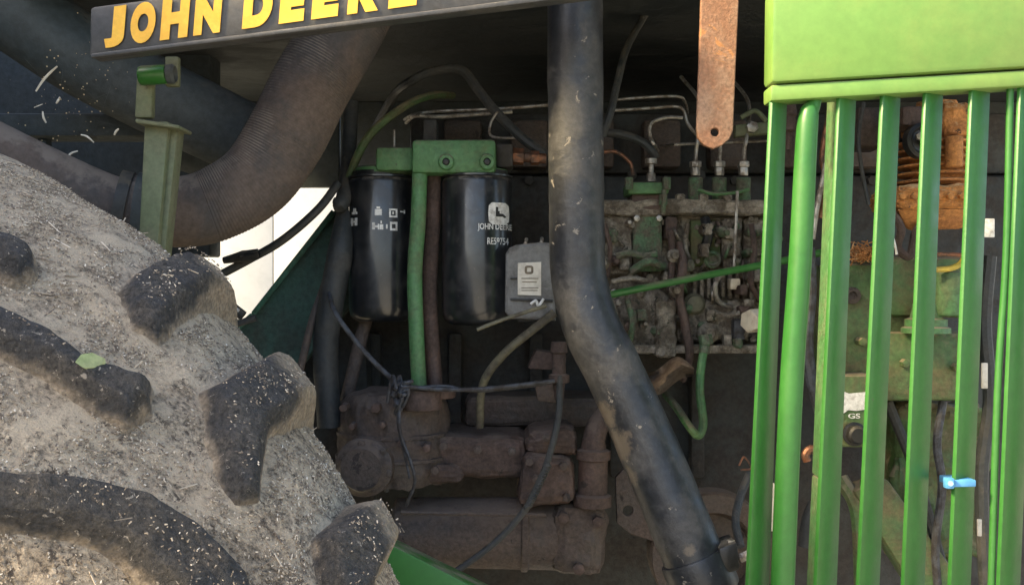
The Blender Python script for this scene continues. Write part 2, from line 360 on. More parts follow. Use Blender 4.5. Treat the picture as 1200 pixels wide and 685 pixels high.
def sdf(poly, x, y):
    d = 1e9; inside = False; n = len(poly)
    for i in range(n):
        ax, ay = poly[i]; bx, by = poly[i - 1]
        ex, ey = bx - ax, by - ay; wx, wy = x - ax, y - ay
        t = max(0, min(1, (wx * ex + wy * ey) / (ex * ex + ey * ey)))
        d = min(d, (wx - ex * t) ** 2 + (wy - ey * t) ** 2)
        if (ay > y) != (by > y) and x < (bx - ax) * (y - ay) / (by - ay) + ax: inside = not inside
    return math.sqrt(d) if inside else -math.sqrt(d)
def make_lug(poly, H=.036, step=.0045, fil=.010, top=.009):
    """height field lug: polygon in (degrees, lateral metres)"""
    P = [(R(a) * WR, v) for a, v in poly]
    x0, x1 = min(p[0] for p in P) - fil - .004, max(p[0] for p in P) + fil + .004
    y0, y1 = min(p[1] for p in P) - fil - .004, max(p[1] for p in P) + fil + .004
    nx, ny = int((x1 - x0) / step) + 1, int((y1 - y0) / step) + 1
    b = bmesh.new(); vv = {}; hh = {}
    for i in range(nx + 1):
        for j in range(ny + 1):
            x, y = x0 + i * step, y0 + j * step
            d = sdf(P, x, y) - (.004 if P[1][1] < -.03 else -.001) + noise.noise(Vector((x * 26, y * 26, 3))) * .0026
            t = max(0, min(1, (d + fil) / (fil + top))); t = t * t * (3 - 2 * t)
            p = tp(x / WR, y, tread(y))
            hf = (.50 + .50 * max(0, min(1, (abs(y) - .055) / .10))) if P[0][1] < -.03 and P[1][1] < -.03 else .66
            h = t * H * hf * (1 + .04 * noise.fractal(p * 25, .6, 2, 3)) - .006 + noise.fractal(p * 70, .6, 2, 3) * .0013 * (.3 + t)
            wo = max(0, min(1, (y + .175) / .05)) if hf != .66 else 1; vv[i, j] = (tp(x / WR, y, tread(y) + h), t * wo); hh[i, j] = t
    made = {}
    vals = []
    def gv(k):
        if k not in made: made[k] = b.verts.new(vv[k][0]); vals.append(vv[k][1])
        return made[k]
    for i in range(nx):
        for j in range(ny):
            q = [(i, j), (i + 1, j), (i + 1, j + 1), (i, j + 1)]
            if max(hh[k] for k in q) > 0: b.faces.new([gv(k) for k in q])
    bmesh.ops.recalc_face_normals(b, faces=b.faces)
    me = bpy.data.meshes.new('lug'); b.to_mesh(me); b.free()
    at = me.attributes.new('worn', 'FLOAT', 'POINT'); at.data.foreach_set('value', vals)
    c = Vector(); 
    for f in list(me.polygons)[:1]: c = f.normal
    if c.dot(Vector(me.vertices[0].co) - wc) < 0: me.flip_normals()
    return me
LA = [(45, -.075), (46, -.11), (47.9, -.16), (48.8, -.20), (44.8, -.205), (42.8, -.15), (41.4, -.11), (37.8, -.072), (38, -.054), (39.6, -.05), (41.8, -.059)]
LA1 = [(52.8, -.062), (54.6, -.088), (56.6, -.14), (57.6, -.19), (53.9, -.195), (52.3, -.14), (50.3, -.102), (48.4, -.068), (49.6, -.054)]
LA3 = [(35.4, -.095), (37.2, -.161), (38, -.20), (34.2, -.205), (32.3, -.14), (29.8, -.09), (30.3, -.07)]
LB2 = [(63, .20), (58, .10), (52.2, .027), (50, .008), (47.1, -.013), (45.6, -.039), (44.3, -.031), (43.7, -.012), (44.7, -.002), (47.7, .018), (49.6, .038), (54.5, .11), (59.5, .21)]
LB3 = [(48, .2), (45, .12), (42.7, .075), (41.3, .036), (39.6, .0), (37.5, -.021), (34.6, -.037), (32.6, -.033), (33.4, .006), (37.2, .027), (39, .05), (40.6, .087), (42.5, .13), (44.5, .21)]
LB1 = [(67, .20), (63, .10), (60.2, .03), (58.1, -.006), (56.3, -.023), (54.8, -.014), (54.5, -.002), (56, .006), (57.6, .032), (60, .11), (63.8, .21)]
for pl in (LA, LA1, LA3, LB2, LB3, LB1): link(make_lug(pl, step=.0026), 'lug', LUG, wheel, 60)
baseA, baseB = make_lug(LA, step=.009), make_lug(LB2, step=.009)
for bmsh, k0, ks in ((baseA, 42, [2, 3] + list(range(-2, -33, -1))), (baseB, 45, [2] + list(range(-2, -33, -1)))):
    bmsh.materials.append(LUG); bmsh.polygons.foreach_set('use_smooth', [True] * len(bmsh.polygons))
    for k in ks:
        o = bpy.data.objects.new('lug', bmsh); C.objects.link(o); o.parent = wheel
        o.matrix_parent_inverse = Matrix.Translation(-wheel.location)
        o.matrix_local = Matrix.Translation(wc) @ Matrix.Rotation(R(10 * k), 4, wa) @ Matrix.Translation(-wc)

LUGP = [[(R(a) * WR, v) for a, v in pl] for pl in (LA, LA1, LA3, LB2, LB3, LB1)]
LUGB = [(min(p[0] for p in P), max(p[0] for p in P), min(p[1] for p in P), max(p[1] for p in P)) for P in LUGP]
def lug_h(th, v):
    x = th * WR; h = 0
    for P, B in zip(LUGP, LUGB):
        if B[0] - .01 < x < B[1] + .01 and B[2] - .01 < v < B[3] + .01:
            t = max(0, min(1, (sdf(P, x, v) + .006) / .019)); h = max(h, t * t * (3 - 2 * t))
    return h
CHAFF = M('mixed_chaff', (.62, .50, .30), (.45, .34, .2), .5, 80, .85, .9, bump=0, var=.2)
_t = CHAFF.node_tree; _g = _t.nodes.new('ShaderNodeNewGeometry'); _r = _t.nodes.new('ShaderNodeValToRGB')
_cr = _r.color_ramp; _cr.elements[0].color = (.10, .08, .065, 1); _cr.elements[1].position = 1; _cr.elements[1].color = (.70, .63, .52, 1)
for _p, _c in ((.3, (.17, .13, .09)), (.6, (.31, .25, .18)), (.82, (.46, .37, .26)), (.95, (.60, .51, .39))):
    _e = _cr.elements.new(_p); _e.color = (*_c, 1)
_t.links.new(_g.outputs['Random Per Island'], _r.inputs[0]); _t.links.new(_r.outputs[0], _t.nodes['Principled BSDF'].inputs['Base Color'])
# chaff stuck all over the tread
def chaff_mesh(n, seed, th0, th1, v0, v1):
    rn = random.Random(seed); b = bmesh.new()
    for _ in range(n):
        th, v = R(rn.uniform(th0, th1)), rn.uniform(v0, v1)
        if noise.fractal(tp(th, v, tread(v)) * 28, .6, 2, 4) < rn.uniform(-.45, .55): continue
        lh = lug_h(th, v)
        if .05 < lh < .93 or (lh >= .93 and rn.random() > .30): continue
        p = tp(th, v, tread(v) + (.036 * ((.50 + .50 * max(0, min(1, (abs(v) - .055) / .10))) if v < -.05 else .66) - .0055 if lh > .5 else 0) + .0008 + noise.fractal(tp(th, v, tread(v)) * 9, .6, 2, 5) * .0045)
        nn = (e1 * math.cos(th) + e2 * math.sin(th) + Vector((rn.uniform(-.4, .4), rn.uniform(-.4, .4), rn.uniform(-.4, .4)))).normalized()
        t = nn.orthogonal().normalized(); t = Matrix.Rotation(rn.uniform(0, 6.28), 3, nn) @ t; s_ = nn.cross(t)
        L = rn.choice([.0003, .0004, .0005, .0006, .0008, .001]) if rn.random() < .990 else rn.uniform(.002, .007); wd = min(L * .75, rn.uniform(.00025, .0005))
        hgt = nn * .0005
        q = [p - t * L - s_ * wd, p + t * L - s_ * wd * .6, p + t * L + s_ * wd * .6, p - t * L + s_ * wd]
        lo = [b.verts.new(x) for x in q]; hi = [b.verts.new(x + hgt) for x in q]
        b.faces.new(hi)
        for i in range(4): b.faces.new((lo[i], lo[(i + 1) % 4], hi[(i + 1) % 4], hi[i]))
    me = bpy.data.meshes.new('chaff'); b.to_mesh(me); b.free(); return me
tag(link(chaff_mesh(60000, 3, 28, 72, -.2, .16), 'chaff', CHAFF, None, None), 'straw chaff and grain dust stuck over the tyre tread', 'chaff', kind='stuff')
lf = MB(); c0 = W(104, 423, -.873)
def surf(px, py, ex=.004):
    """where a pixel's ray meets the tread"""
    d = Vector(((px - 600) * K, 1, -(py - 342.5) * K)); t = .4
    while t < 1.6:
        x = CAM + d * t; q = x - wc; v = q.dot(wa)
        if (q - wa * v).length < tread(v) + ex: return x
        t += .001
    return CAM + d * .8
b = bmesh.new(); pts = [(88, 424), (95, 415), (108, 413), (119, 418), (121, 425), (112, 430), (98, 431)]
top = [b.verts.new(surf(x, y, .021 + .003 * math.sin(i))) for i, (x, y) in enumerate(pts)]; lowv = [b.verts.new(v.co + Vector((0.001, .0025, -.001))) for v in top]
b.faces.new(top); b.faces.new(lowv[::-1])
for i in range(len(pts)): b.faces.new((top[i], lowv[i], lowv[(i + 1) % 7], top[(i + 1) % 7]))
bmesh.ops.recalc_face_normals(b, faces=b.faces); me = bpy.data.meshes.new('leaf'); b.to_mesh(me); b.free()
tag(link(me, 'leaf', LEAFG, None, 20), 'small pale green leaf fragment stuck on the tyre', 'leaf')

# ------------------------------------------------------------------ upper left: dark duct, beams, post, intake hose
m = MB(); m.tube([W(-120, -75, -.12), W(0, 0, -.12), W(120, 80, -.1), W(300, 170, 0)], [S(50, -.12)] * 2 + [S(46, -.1)] * 2, 28); tag(m.build('air_duct', DARK), 'thick black duct slanting down in the top left corner', 'duct')
bh = thing('bulkhead', 'dark bulkhead behind the upper left hoses, with an added sun-blocking wall out of view', 'bulkhead', W(40, 300, .35))
m = MB(); m.pbox(-200, -80, 246, 300, .35, .42, .004); m.build('plate', DARK, bh)
m = MB(); m.box(-1.06, -1.0, -1.25, .349, .9, 2.15, .004); m.build('added_sun_blocker', DARK, bh)  # added unseen wall that keeps the sun off the bay and tyre
m = MB(); m.pbox(-120, 132, 176, 160, -.02, .04, .006); tag(m.build('cross_member', DARK), 'dark horizontal beam behind the green support post', 'beam')
m = MB(); m.pbox(44, 160, 54, 260, .0, .02, .002); tag(m.build('hanger_rod', DARK), 'thin dark upright hanging under the horizontal beam', 'rod')

post = thing('support_post', 'faded green support post with bright green pivot pin at its top', 'post', W(183, 276, -.27))
m = MB(); m.quadbox([(161, 300), (184, 300), (198, 142), (169, 142)], -.27, -.235, .003); m.build('upright', GREEN_DULL, post)
m = MB(); m.quadbox([(184.6, 300), (193, 300), (209, 146), (198.6, 146)], -.262, -.236, .002); m.build('upright_flange', GREEN_DULL, post)
m = MB(); m.quadbox([(157, 138), (178, 138), (179, 82), (160, 82)], -.275, -.262, .003); m.build('upper_lug', GREEN_DULL, post)
m = MB(); m.quadbox([(158, 144), (210, 151), (210, 146.5), (158, 138.5)], -.285, -.235, .002); m.build('cap_plate', GREEN_DULL, post)
m = MB(); m.cyl(W(163, 89, -.285), W(196, 87, -.285), S(11.5, -.285), bev=.003); m.build('pivot_pin', GREEN, post)
m = MB(); m.lathe(W(196.2, 87, -.285), (1, 0, .05), [(0, S(11, -.28)), (.006, S(11.5, -.28)), (.009, S(9, -.28)), (.004, S(6, -.28))], 20); m.build('pin_end', DARK, post)
m = MB(); m.pbox(193, 66, 209, 101, -.268, -.258, .002); m.build('hanger_bracket', GREEN_DULL, post)

hose = thing('intake_hose', 'thick ribbed grey rubber intake hose bending up under the lettered panel', 'hose', W(240, 250, -.12))
path = [(120, 236, -.17), (165, 246, -.16), (215, 248, -.15), (255, 238, -.14), (300, 210, -.13), (335, 160, -.12), (365, 100, -.11), (400, 40, -.10), (440, -40, -.09)]
path = [(-60, 150, -.18), (40, 200, -.18)] + path
pts = [W(*p) for p in path]
def resample(pts, sub):
    e = [pts[0] * 2 - pts[1]] + pts + [pts[-1] * 2 - pts[-2]]; P = []
    for i in range(len(pts) - 1):
        a, b_, c, d = e[i:i + 4]
        for k in range(sub):
            t = k / sub; P.append(.5 * ((2 * b_) + (c - a) * t + (2 * a - 5 * b_ + 4 * c - d) * t * t + (3 * b_ - a - 3 * c + d) * t ** 3))
    return P + [pts[-1]]
dense = resample(pts, 100)
L = 0; lens = [0]
for a, b_ in zip(dense, dense[1:]): L += (b_ - a).length; lens.append(L)
def hr(i):
    p = i / len(dense)
    base_r = S(34, -.17) if p < .24 else S(39 + 8 * min(1, max(0, (p - .3) / .4)), -.13)
    return base_r + ((.00028 + .00012 * math.sin(lens[i] * 60)) * math.sin(lens[i] / .0036 * 2 * math.pi) if p > .47 else 0)
m = MB(); m.tube(dense, [hr(i) for i in range(len(dense))], 36, 1); m.build('ribbed_tube', HOSE, hose)
m = MB()
for i0, gr in ((303, .004), (247, .003)):
    p = dense[i0]; t = (dense[i0 + 1] - dense[i0]).normalized()
    b_ = MB(); b_.lathe(p - t * .007, t, [(0, hr(i0)), (0, hr(i0) + gr), (.014, hr(i0) + gr), (.014, hr(i0))], 36, False); b_.build('hose_clamp', DARK if i0 > 250 else RUBBER, hose)
# second duct seen behind the post
m = MB(); m.tube([W(205, 170, .1), W(260, 190, .12), (W(330, 215, .16))], S(26, .1), 20); tag(m.build('lower_duct', DARK), 'dark duct stub behind the elbow of the ribbed hose', 'duct')

# straws caught on the dark plate
m = MB(); m.pbox(-90, 84, 158, 206, -.015, -.008, .001); 
YS = -.155
straws = [([(42, 107), (50, 95), (58, 86), (67, 78)], 2.4, 'longest pale straw, slanting, in the dark upper left corner'), ([(50, 131), (51, 138), (54, 144)], 2.3, 'short upright pale straw below the longest one'),
          ([(95, 158), (102, 160), (110, 167)], 2.0, 'bent pale straw level with the dark horizontal beam'), ([(74, 194), (79, 186), (83, 180), (91, 177)], 2.0, 'lowest pale straw with a hooked tip above the tyre'),
          ([(66, 121), (68, 118), (70, 114)], 2.2, 'stubby pale straw just below the tip of the longest one'), ([(134, 158), (136, 154), (139, 151)], 2.4, 'stubby pale straw nearest to the green post'), ([(40, 126), (45, 124), (50, 122)], 1.0, 'thinnest grey straw under the longest one')]
for pts_, r, lb in straws:
    q = MB(); q.tube([W(*p, YS - .002 * (i % 2)) for i, p in enumerate(pts_)], [S(r * (.62 if 0 < i < len(pts_) - 1 else .42), YS) for i in range(len(pts_))], 7, 4)
    tag(q.build('straw', STRAWW), lb, 'straw', 'straws caught in the upper left corner')
# fine dust flecks beside them
b = bmesh.new(); rn = random.Random(4)
for _ in range(90):
    p = W(rn.gauss(85, 35), rn.gauss(115, 38), YS - rn.uniform(0, .01)); r = rn.uniform(.0003, .0011)
    bmesh.ops.create_icosphere(b, subdivisions=1, radius=r, matrix=Matrix.Translation(p))
me = bpy.data.meshes.new('dust_fleck'); b.to_mesh(me); b.free(); tag(link(me, 'dust_fleck', STRAW, None, None), 'tiny dust flecks hanging in cobweb at the upper left', 'dust', kind='stuff')
m = MB()   # cobweb threads that carry them
for a, b_ in (((30, 70), (150, 200)), ((20, 120), (150, 150)), ((60, 200), (75, 70)), ((30, 150), (160, 95)), ((95, 200), (130, 100))):
    m.tube([W(*a, YS + .004), W(*b_, YS + .004)], .00012, 5, 1)
tag(m.build('cobweb', DARK), 'barely visible cobweb threads holding straw at the upper left', 'cobweb')

# ------------------------------------------------------------------ gap to the far side: frame, hoses
m = MB()
a = W(0, 0, .8)
fw = thing('far_side_frame', 'dark far side panels of the engine bay around the bright gap', 'panel', (0.2, .8, .6))
for nm, bx in (('panel', (-.36, 1.6, .8, .82, .2, 1.70)), ('panel', (-1.6, -.68, .8, .82, .2, 1.70)), ('panel', (-.678, -.362, .8, .82, 1.52, 1.70)), ('sill', (-.678, -.362, .8, .82, .2, 1.245))):
    q = MB(); q.box(*bx, .003); q.build(nm, DARK, fw)
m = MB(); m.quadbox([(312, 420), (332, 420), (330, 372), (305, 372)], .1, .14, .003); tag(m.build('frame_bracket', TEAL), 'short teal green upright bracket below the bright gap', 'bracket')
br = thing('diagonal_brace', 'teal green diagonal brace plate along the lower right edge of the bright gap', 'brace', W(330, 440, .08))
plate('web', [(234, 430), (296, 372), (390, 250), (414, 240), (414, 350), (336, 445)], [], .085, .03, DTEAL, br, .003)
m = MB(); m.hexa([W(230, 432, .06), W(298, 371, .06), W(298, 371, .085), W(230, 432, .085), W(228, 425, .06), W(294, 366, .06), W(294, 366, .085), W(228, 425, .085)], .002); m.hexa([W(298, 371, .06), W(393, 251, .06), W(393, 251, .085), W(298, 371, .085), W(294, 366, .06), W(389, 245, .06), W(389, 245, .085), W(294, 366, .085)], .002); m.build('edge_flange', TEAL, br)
m = MB(); m.quadbox([(250, 620), (440, 620), (425, 345), (300, 395)], .14, .2, .004); tag(m.build('inner_guard', BLOCK), 'dark plate under the diagonal brace behind the tyre', 'plate')
m = MB(); m.tube([W(258, 322, .0), W(290, 305, .0), W(330, 282, -.02), (W(372, 246, -.02)), W(396, 215, 0)], S(5, 0), 12); tag(m.build('black_hose', RUBBER), 'thin black hose crossing the bright gap', 'hose')
m = MB(); m.tube([W(262, 305, -.01), W(285, 300, -.012), W(303, 294, -.01)], [S(4, 0), S(7, 0), S(3, 0)], 10); m.hexnut(W(282, 303, -.02), W(304, 298, -.02), S(5, 0)); tag(m.build('hose_connector', BLACK), 'black connector hanging on the hose in the bright gap', 'connector')
m = MB(); m.tube([W(245, 340, -.06), W(262, 352, -.05), W(285, 370, -.05)], S(6, -.05), 10); m.tube([W(236, 345, -.07), W(268, 378, -.06), W(300, 372, -.06)], S(4, -.05), 10); tag(m.build('drain_hose', RUBBER), 'short dark hoses between tyre and bright gap', 'hose')
m = MB(); m.tube([W(246, 332, -.09), W(256, 348, -.08), W(280, 364, -.08)], S(2, -.08), 8); tag(m.build('white_wire', WHITE), 'thin pale wire curling beside the tyre top lug', 'wire')
m = MB(); m.tube([W(386, 500, .0), W(382, 400, .0), W(398, 300, 0), W(404, 250, .02)], [S(14, 0), S(15, 0), S(15, 0), S(10, 0)], 20); tag(m.build('coolant_hose', RUBBER), 'thick dark upright hose left of the left filter', 'hose')
m = MB(); m.tube([W(350, 440, .0), W(366, 375, .0), W(380, 335, .01), W(394, 290, .02)], S(4.5, 0), 10); tag(m.build('dipstick_tube', HOSE), 'thin tan tube leaning beside the dark upright hose', 'tube')
m = MB(); m.tube([W(404, 478, .03), W(416, 425, .03), W(430, 370, .04)], S(8, 0), 14); tag(m.build('drain_tube', BROWN), 'dull brown tube under the left filter', 'tube')
m = MB(); m.tube([W(398, 245, .03), W(410, 205, .03), W(432, 160, .03), W(472, 126, .05), W(505, 112, .14), W(530, 112, .28)], S(5, .03), 10); tag(m.build('green_pipe', GREEN_GRIME), 'dull green pipe arching up left of the filter head', 'pipe')
m = MB(); m.tube([W(395, 240, .0), W(402, 235, .0), W(408, 190, .06), W(412, 120, .08)], S(9, .03), 12); tag(m.build('vent_hose', RUBBER), 'dark hose rising beside the ribbed intake hose', 'hose')

# ------------------------------------------------------------------ engine block and its dirty castings
blk = thing('engine_block', 'grimy dark engine block behind the filters and pump', 'engine', W(700, 690, .22))
m = MB(); m.pbox(400, 205, 1260, 760, .22, .7, .01); m.build('crankcase', BLOCK, blk)
m = MB(); m.pbox(480, 132, 1260, 204, .24, .66, .008); m.build('cylinder_head', BLOCK, blk)
for k in range(8):
    q = MB(); x = 520 + k * 78; q.pbox(x, 140, x + 44, 196, .20, .24, .006); q.build('port_flange', BROWN, blk)
for k in range(16):
    q = MB(); x = 500 + k * 40; p = W(x, 206 + 6 * (k % 2), .215); q.hexnut(p, p + Vector((0, -.012, 0)), S(6, .2)); q.build('bolt', BLOCK, blk)
for k in range(5):
    q = MB(); x = 430 + k * 95; q.pbox(x, 390, x + 16, 560, .19, .22, .005); q.build('rib', BLOCK, blk)

# lower castings
pump_l = thing('water_pump_housing', 'brown dusty upright casting above the tyre with stub inlet', 'casting', W(465, 565, .0))
m = MB(); m.lathe(W(462, 562, .02), (0, 0, 1), [(0, S(60, 0)), (.02, S(66, 0)), (S(60, 0), S(66, 0)), (S(90, 0), S(64, 0)), (S(102, 0), S(54, 0)), (S(108, 0), S(30, 0))], 40); m.rough(.004, 40, 2); m.build('body', BROWN, pump_l)
m = MB(); m.cyl(W(493, 480, -.05), W(493, 455, -.05), S(25, -.05), bev=.004); m.build('neck', BROWN2, pump_l)
m = MB(); m.cyl(W(512, 466, -.03), W(512, 452, -.03), S(22, -.03), bev=.003); m.build('collar', BROWN2, pump_l)
m = MB(); m.lathe(W(430, 545, -.05), (-.1, -1, 0), [(0, S(34, -.05)), (.02, S(34, -.05)), (.025, S(28, -.05)), (.035, S(24, -.05))], 30); m.rough(.0008, 60); m.build('side_cover', BROWN, pump_l)
for a in range(6):
    q = MB(); p = W(430 + 27 * math.cos(a * 1.05 + .3), 545 + 27 * math.sin(a * 1.05 + .3), -.068); q.hexnut(p, p + Vector((0, -.01, 0)), S(4.5, -.05)); q.build('bolt', BROWN, pump_l)
for (y, rr_) in ((505, 68), (532, 69)):
    q = MB(); q.lathe(W(462, y + 3, .02), (0, 0, 1), [(0, S(rr_ - 3, 0)), (.001, S(rr_, 0)), (.005, S(rr_, 0)), (.006, S(rr_ - 3, 0))], 40); q.rough(.001, 60); q.build('gasket_flange', BROWN, pump_l)
for (x, y, r) in ((402, 478, 5), (440, 478, 6), (412, 500, 4), (470, 520, 5), (500, 525, 5), (448, 498, 4)):
    q = MB(); p = W(x, y, -.07); q.hexnut(p + Vector((0, .03, 0)), p, S(r, -.07)); q.build('bolt', BROWN2, pump_l)

man = thing('oil_cooler_housing', 'brown flat topped casting running between upright casting and clamp block', 'casting', W(560, 565, .0))
m = MB(); m.quadbox([(498, 558), (618, 562), (618, 513), (505, 508)], -.02, .12, .012); m.rough(.003, 45, 8); m.build('beam', BROWN2, man)
m = MB(); m.quadbox([(490, 568), (545, 566), (540, 545), (488, 540)], -.03, .06, .01); m.rough(.003, 45, 6); m.build('foot', BROWN2, man)
m = MB(); m.quadbox([(606, 595), (676, 590), (672, 535), (612, 530)], -.04, .1, .012); m.rough(.003, 45, 8); m.build('block', BROWN2, man)
m = MB(); m.quadbox([(612, 532), (678, 536), (676, 500), (618, 506)], -.035, .1, .014); m.rough(.003, 45, 8); m.build('cap', BROWN2, man)
for (x, y) in ((620, 540), (660, 545), (640, 512), (622, 585), (664, 582), (520, 522), (560, 526), (600, 528), (510, 550), (628, 560)):
    q = MB(); p = W(x, y, -.04); q.hexnut(p, p + Vector((0, -.008, 0)), S(5, -.04)); q.build('bolt', BROWN, man)

cyln = thing('starter_motor', 'big brown dusty horizontal cylinder low in the engine bay', 'motor', W(560, 665, .0))
m = MB(); m.lathe(W(462, 622, .02), (1, 0, -.015), [(0, S(36, 0)), (.004, S(40, 0)), (S(150, 0), S(42, 0)), (S(152, 0), S(45, 0)), (S(158, 0), S(45, 0)), (S(160, 0), S(42, 0)), (S(192, 0), S(42, 0)), (S(196, 0), S(36, 0))], 44); m.rough(.0006, 40); m.build('barrel', BROWN, cyln)
m = MB(); m.quadbox([(644, 674), (700, 680), (716, 640), (712, 592), (648, 590)][:4] if False else [(644, 674), (708, 680), (714, 594), (648, 590)], -.03, .1, .018); m.rough(.003, 40, 8); m.build('end_housing', BROWN, cyln)
for (x, y) in ((660, 605), (700, 610), (678, 665)):
    q = MB(); p = W(x, y, -.03); q.hexnut(p, p + Vector((0, -.01, 0)), S(7, -.03)); q.build('bolt', BROWN2, cyln)
for (y, r) in ((606, 3),):
    q = MB(); q.tube([W(470, 600, -.045), W(640, 603, -.045)], S(2.5, 0), 8); q.build('through_bolt', BROWN, cyln)

fit = thing('pipe_union', 'brown stepped pipe union right of the clamp block', 'fitting', W(694, 592, .0))
m = MB()
m.lathe(W(694, 592, -.02), (.02, 0, 1), [(0, S(22, 0)), (S(12, 0), S(22, 0)), (S(14, 0), S(17, 0)), (S(52, 0), S(17, 0)), (S(54, 0), S(20, 0)), (S(64, 0), S(20, 0)), (S(66, 0), S(15, 0)), (S(78, 0), S(13, 0))], 24); m.rough(.0006, 60); m.build('body', BROWN2, fit)
m = MB(); m.tube([W(695, 520, -.02), W(700, 500, -.01), W(715, 480, .02)], S(13, 0), 16); m.build('elbow', BROWN2, fit)

m = MB(); m.pbox(545, 465, 720, 500, .08, .2, .008); m.rough(.003, 50, 8); tag(m.build('oil_gallery_cover', BROWN), 'dark brown ledge casting above the clamp block', 'casting')
sol = thing('shutoff_lever', 'brown spindle with lever plates left of the black exhaust pipe', 'lever', W(655, 470, -.02))
m = MB(); m.quadbox([(618, 432), (662, 434), (664, 415), (628, 410)], -.03, .02, .003); m.build('lever_plate', BROWN2, sol)
m = MB(); m.lathe(W(655, 468, -.04), (0, 0, 1), [(0, S(5, 0)), (S(18, 0), S(7, 0)), (S(20, 0), S(12, 0)), (S(28, 0), S(12, 0)), (S(30, 0), S(8, 0)), (S(52, 0), S(7, 0)), (S(54, 0), S(10, 0)), (S(66, 0), S(9, 0))], 18); m.build('spindle', BROWN2, sol)
m = MB(); m.quadbox([(630, 470), (655, 472), (655, 450), (626, 448)], -.02, .03, .003); m.build('stop_bracket', BROWN, sol)

# wide pulley and bracket low behind the exhaust
m = MB(); c = W(828, 640, .06)
m.lathe(c, (0, -1, 0), [(0, S(70, .05)), (.01, S(72, .05)), (.03, S(60, .05)), (.05, S(72, .05)), (.06, S(70, .05)), (.06, S(50, .05)), (.04, S(44, .05)), (.04, S(20, .05)), (.075, S(18, .05)), (.078, S(8, .05))], 48); tag(m.build('drive_pulley', BROWN), 'dark brown pulley low behind the exhaust pipe', 'pulley')
plate('mounting_bracket', [(722, 560), (745, 535), (780, 560), (790, 640), (740, 625), (724, 612)], [circ(736, 598, 7)], .0, .012, BROWN)
tag(bpy.data.objects['mounting_bracket'], 'dark bracket with round hole behind the exhaust pipe', 'bracket')

# ------------------------------------------------------------------ filters
head = thing('filter_head', 'green cast filter head carrying the two black filters', 'filter head', W(520, 204, .0))
m = MB(); m.pbox(482, 163, 581, 203, -.045, .06, .006); m.rough(.0004, 80); m.build('main_casting', GREEN_OLD, head)
m = MB(); m.pbox(440, 172, 484, 200, -.02, .07, .005); m.build('left_casting', GREEN_OLD, head)
m = MB(); m.lathe(W(450, 206, .03), (0, 0, 1), [(0, S(32, .03)), (.002, S(34, .03)), (.009, S(34, .03)), (.012, S(30, .03))], 36); m.build('left_flange', GREEN_OLD, head)
m = MB(); m.lathe(W(559, 207, .0), (0, 0, 1), [(0, S(30, 0)), (.002, S(36, 0)), (.008, S(36, 0))], 36); m.build('right_flange', GREEN_OLD, head)
for x in (523, 571):
    q = MB(); p = W(x, 190, -.045); q.lathe(p + Vector((0, .004, 0)), (0, -1, 0), [(0, S(10, -.05)), (.008, S(9.5, -.05)), (.010, S(8, -.05)), (.010, S(4.5, -.05)), (.004, S(4, -.05))], 22)
    o = q.build('boss', GREEN_OLD, head); q = MB(); q.hexnut(p + Vector((0, 0, 0)), p + Vector((0, -.007, 0)), S(3.8, -.05)); q.build('bolt', INK, o)
m = MB(); m.pbox(581, 168, 601, 196, -.01, .05, .004); m.build('outlet_block', BLOCK, head)
m = MB(); m.hexnut(W(600, 183, .01), W(614, 184, .01), S(10, 0)); m.cyl(W(614, 184, .01), W(640, 186, .01), S(6, 0), seg=14, bev=.001); m.hexnut(W(622, 185, .01), W(632, 185, .01), S(8.5, 0)); m.build('outlet_union', BRASS, head)
m = MB(); m.pbox(496, 140, 512, 166, .02, .05, .003); m.build('upper_bracket', BLOCK, head)
m = MB(); m.cyl(W(462, 172, .0), W(462, 152, .0), S(1.4, 0), seg=8); m.build('bleed_pin', STEEL, head)

def can(name, label, cx, y0, y1, r, Y):
    t = thing(name, label, 'filter', W(cx, y1, Y), 'spin on filters'); h = S(y1 - y0, Y); rr = S(r, Y)
    m = MB(); m.lathe(W(cx, y1, Y), (0, 0, 1), [(0, rr * .3), (.0, rr * .72), (.003, rr * .86), (.008, rr * .95), (.016, rr * .99), (.022, rr), (h - .010, rr), (h - .007, rr * .985), (h - .004, rr * .94), (h - .002, rr * .9)], 64)
    can_o = m.build('canister', FILTER, t)
    m = MB(); m.lathe(W(cx, y0, Y) - Vector((0, 0, .004)), (0, 0, 1), [(0, rr * .98), (.001, rr * 1.02), (.003, rr * 1.02), (.004, rr * .96)], 64); m.build('rolled_rim', FILTER, t)
    m = MB(); m.lathe(W(cx, y0, Y), (0, 0, 1), [(0, rr * .88), (.006, rr * .88)], 40); m.build('gasket', BLACK, t)
    return t
f1 = can('fuel_filter', 'left black spin-on filter with rows of small white pictograms', 447, 207, 376, 38, .03)
f2 = can('fuel_filter', 'right black spin-on filter with white brand emblem and lettering', 559, 206, 380, 41, 0)
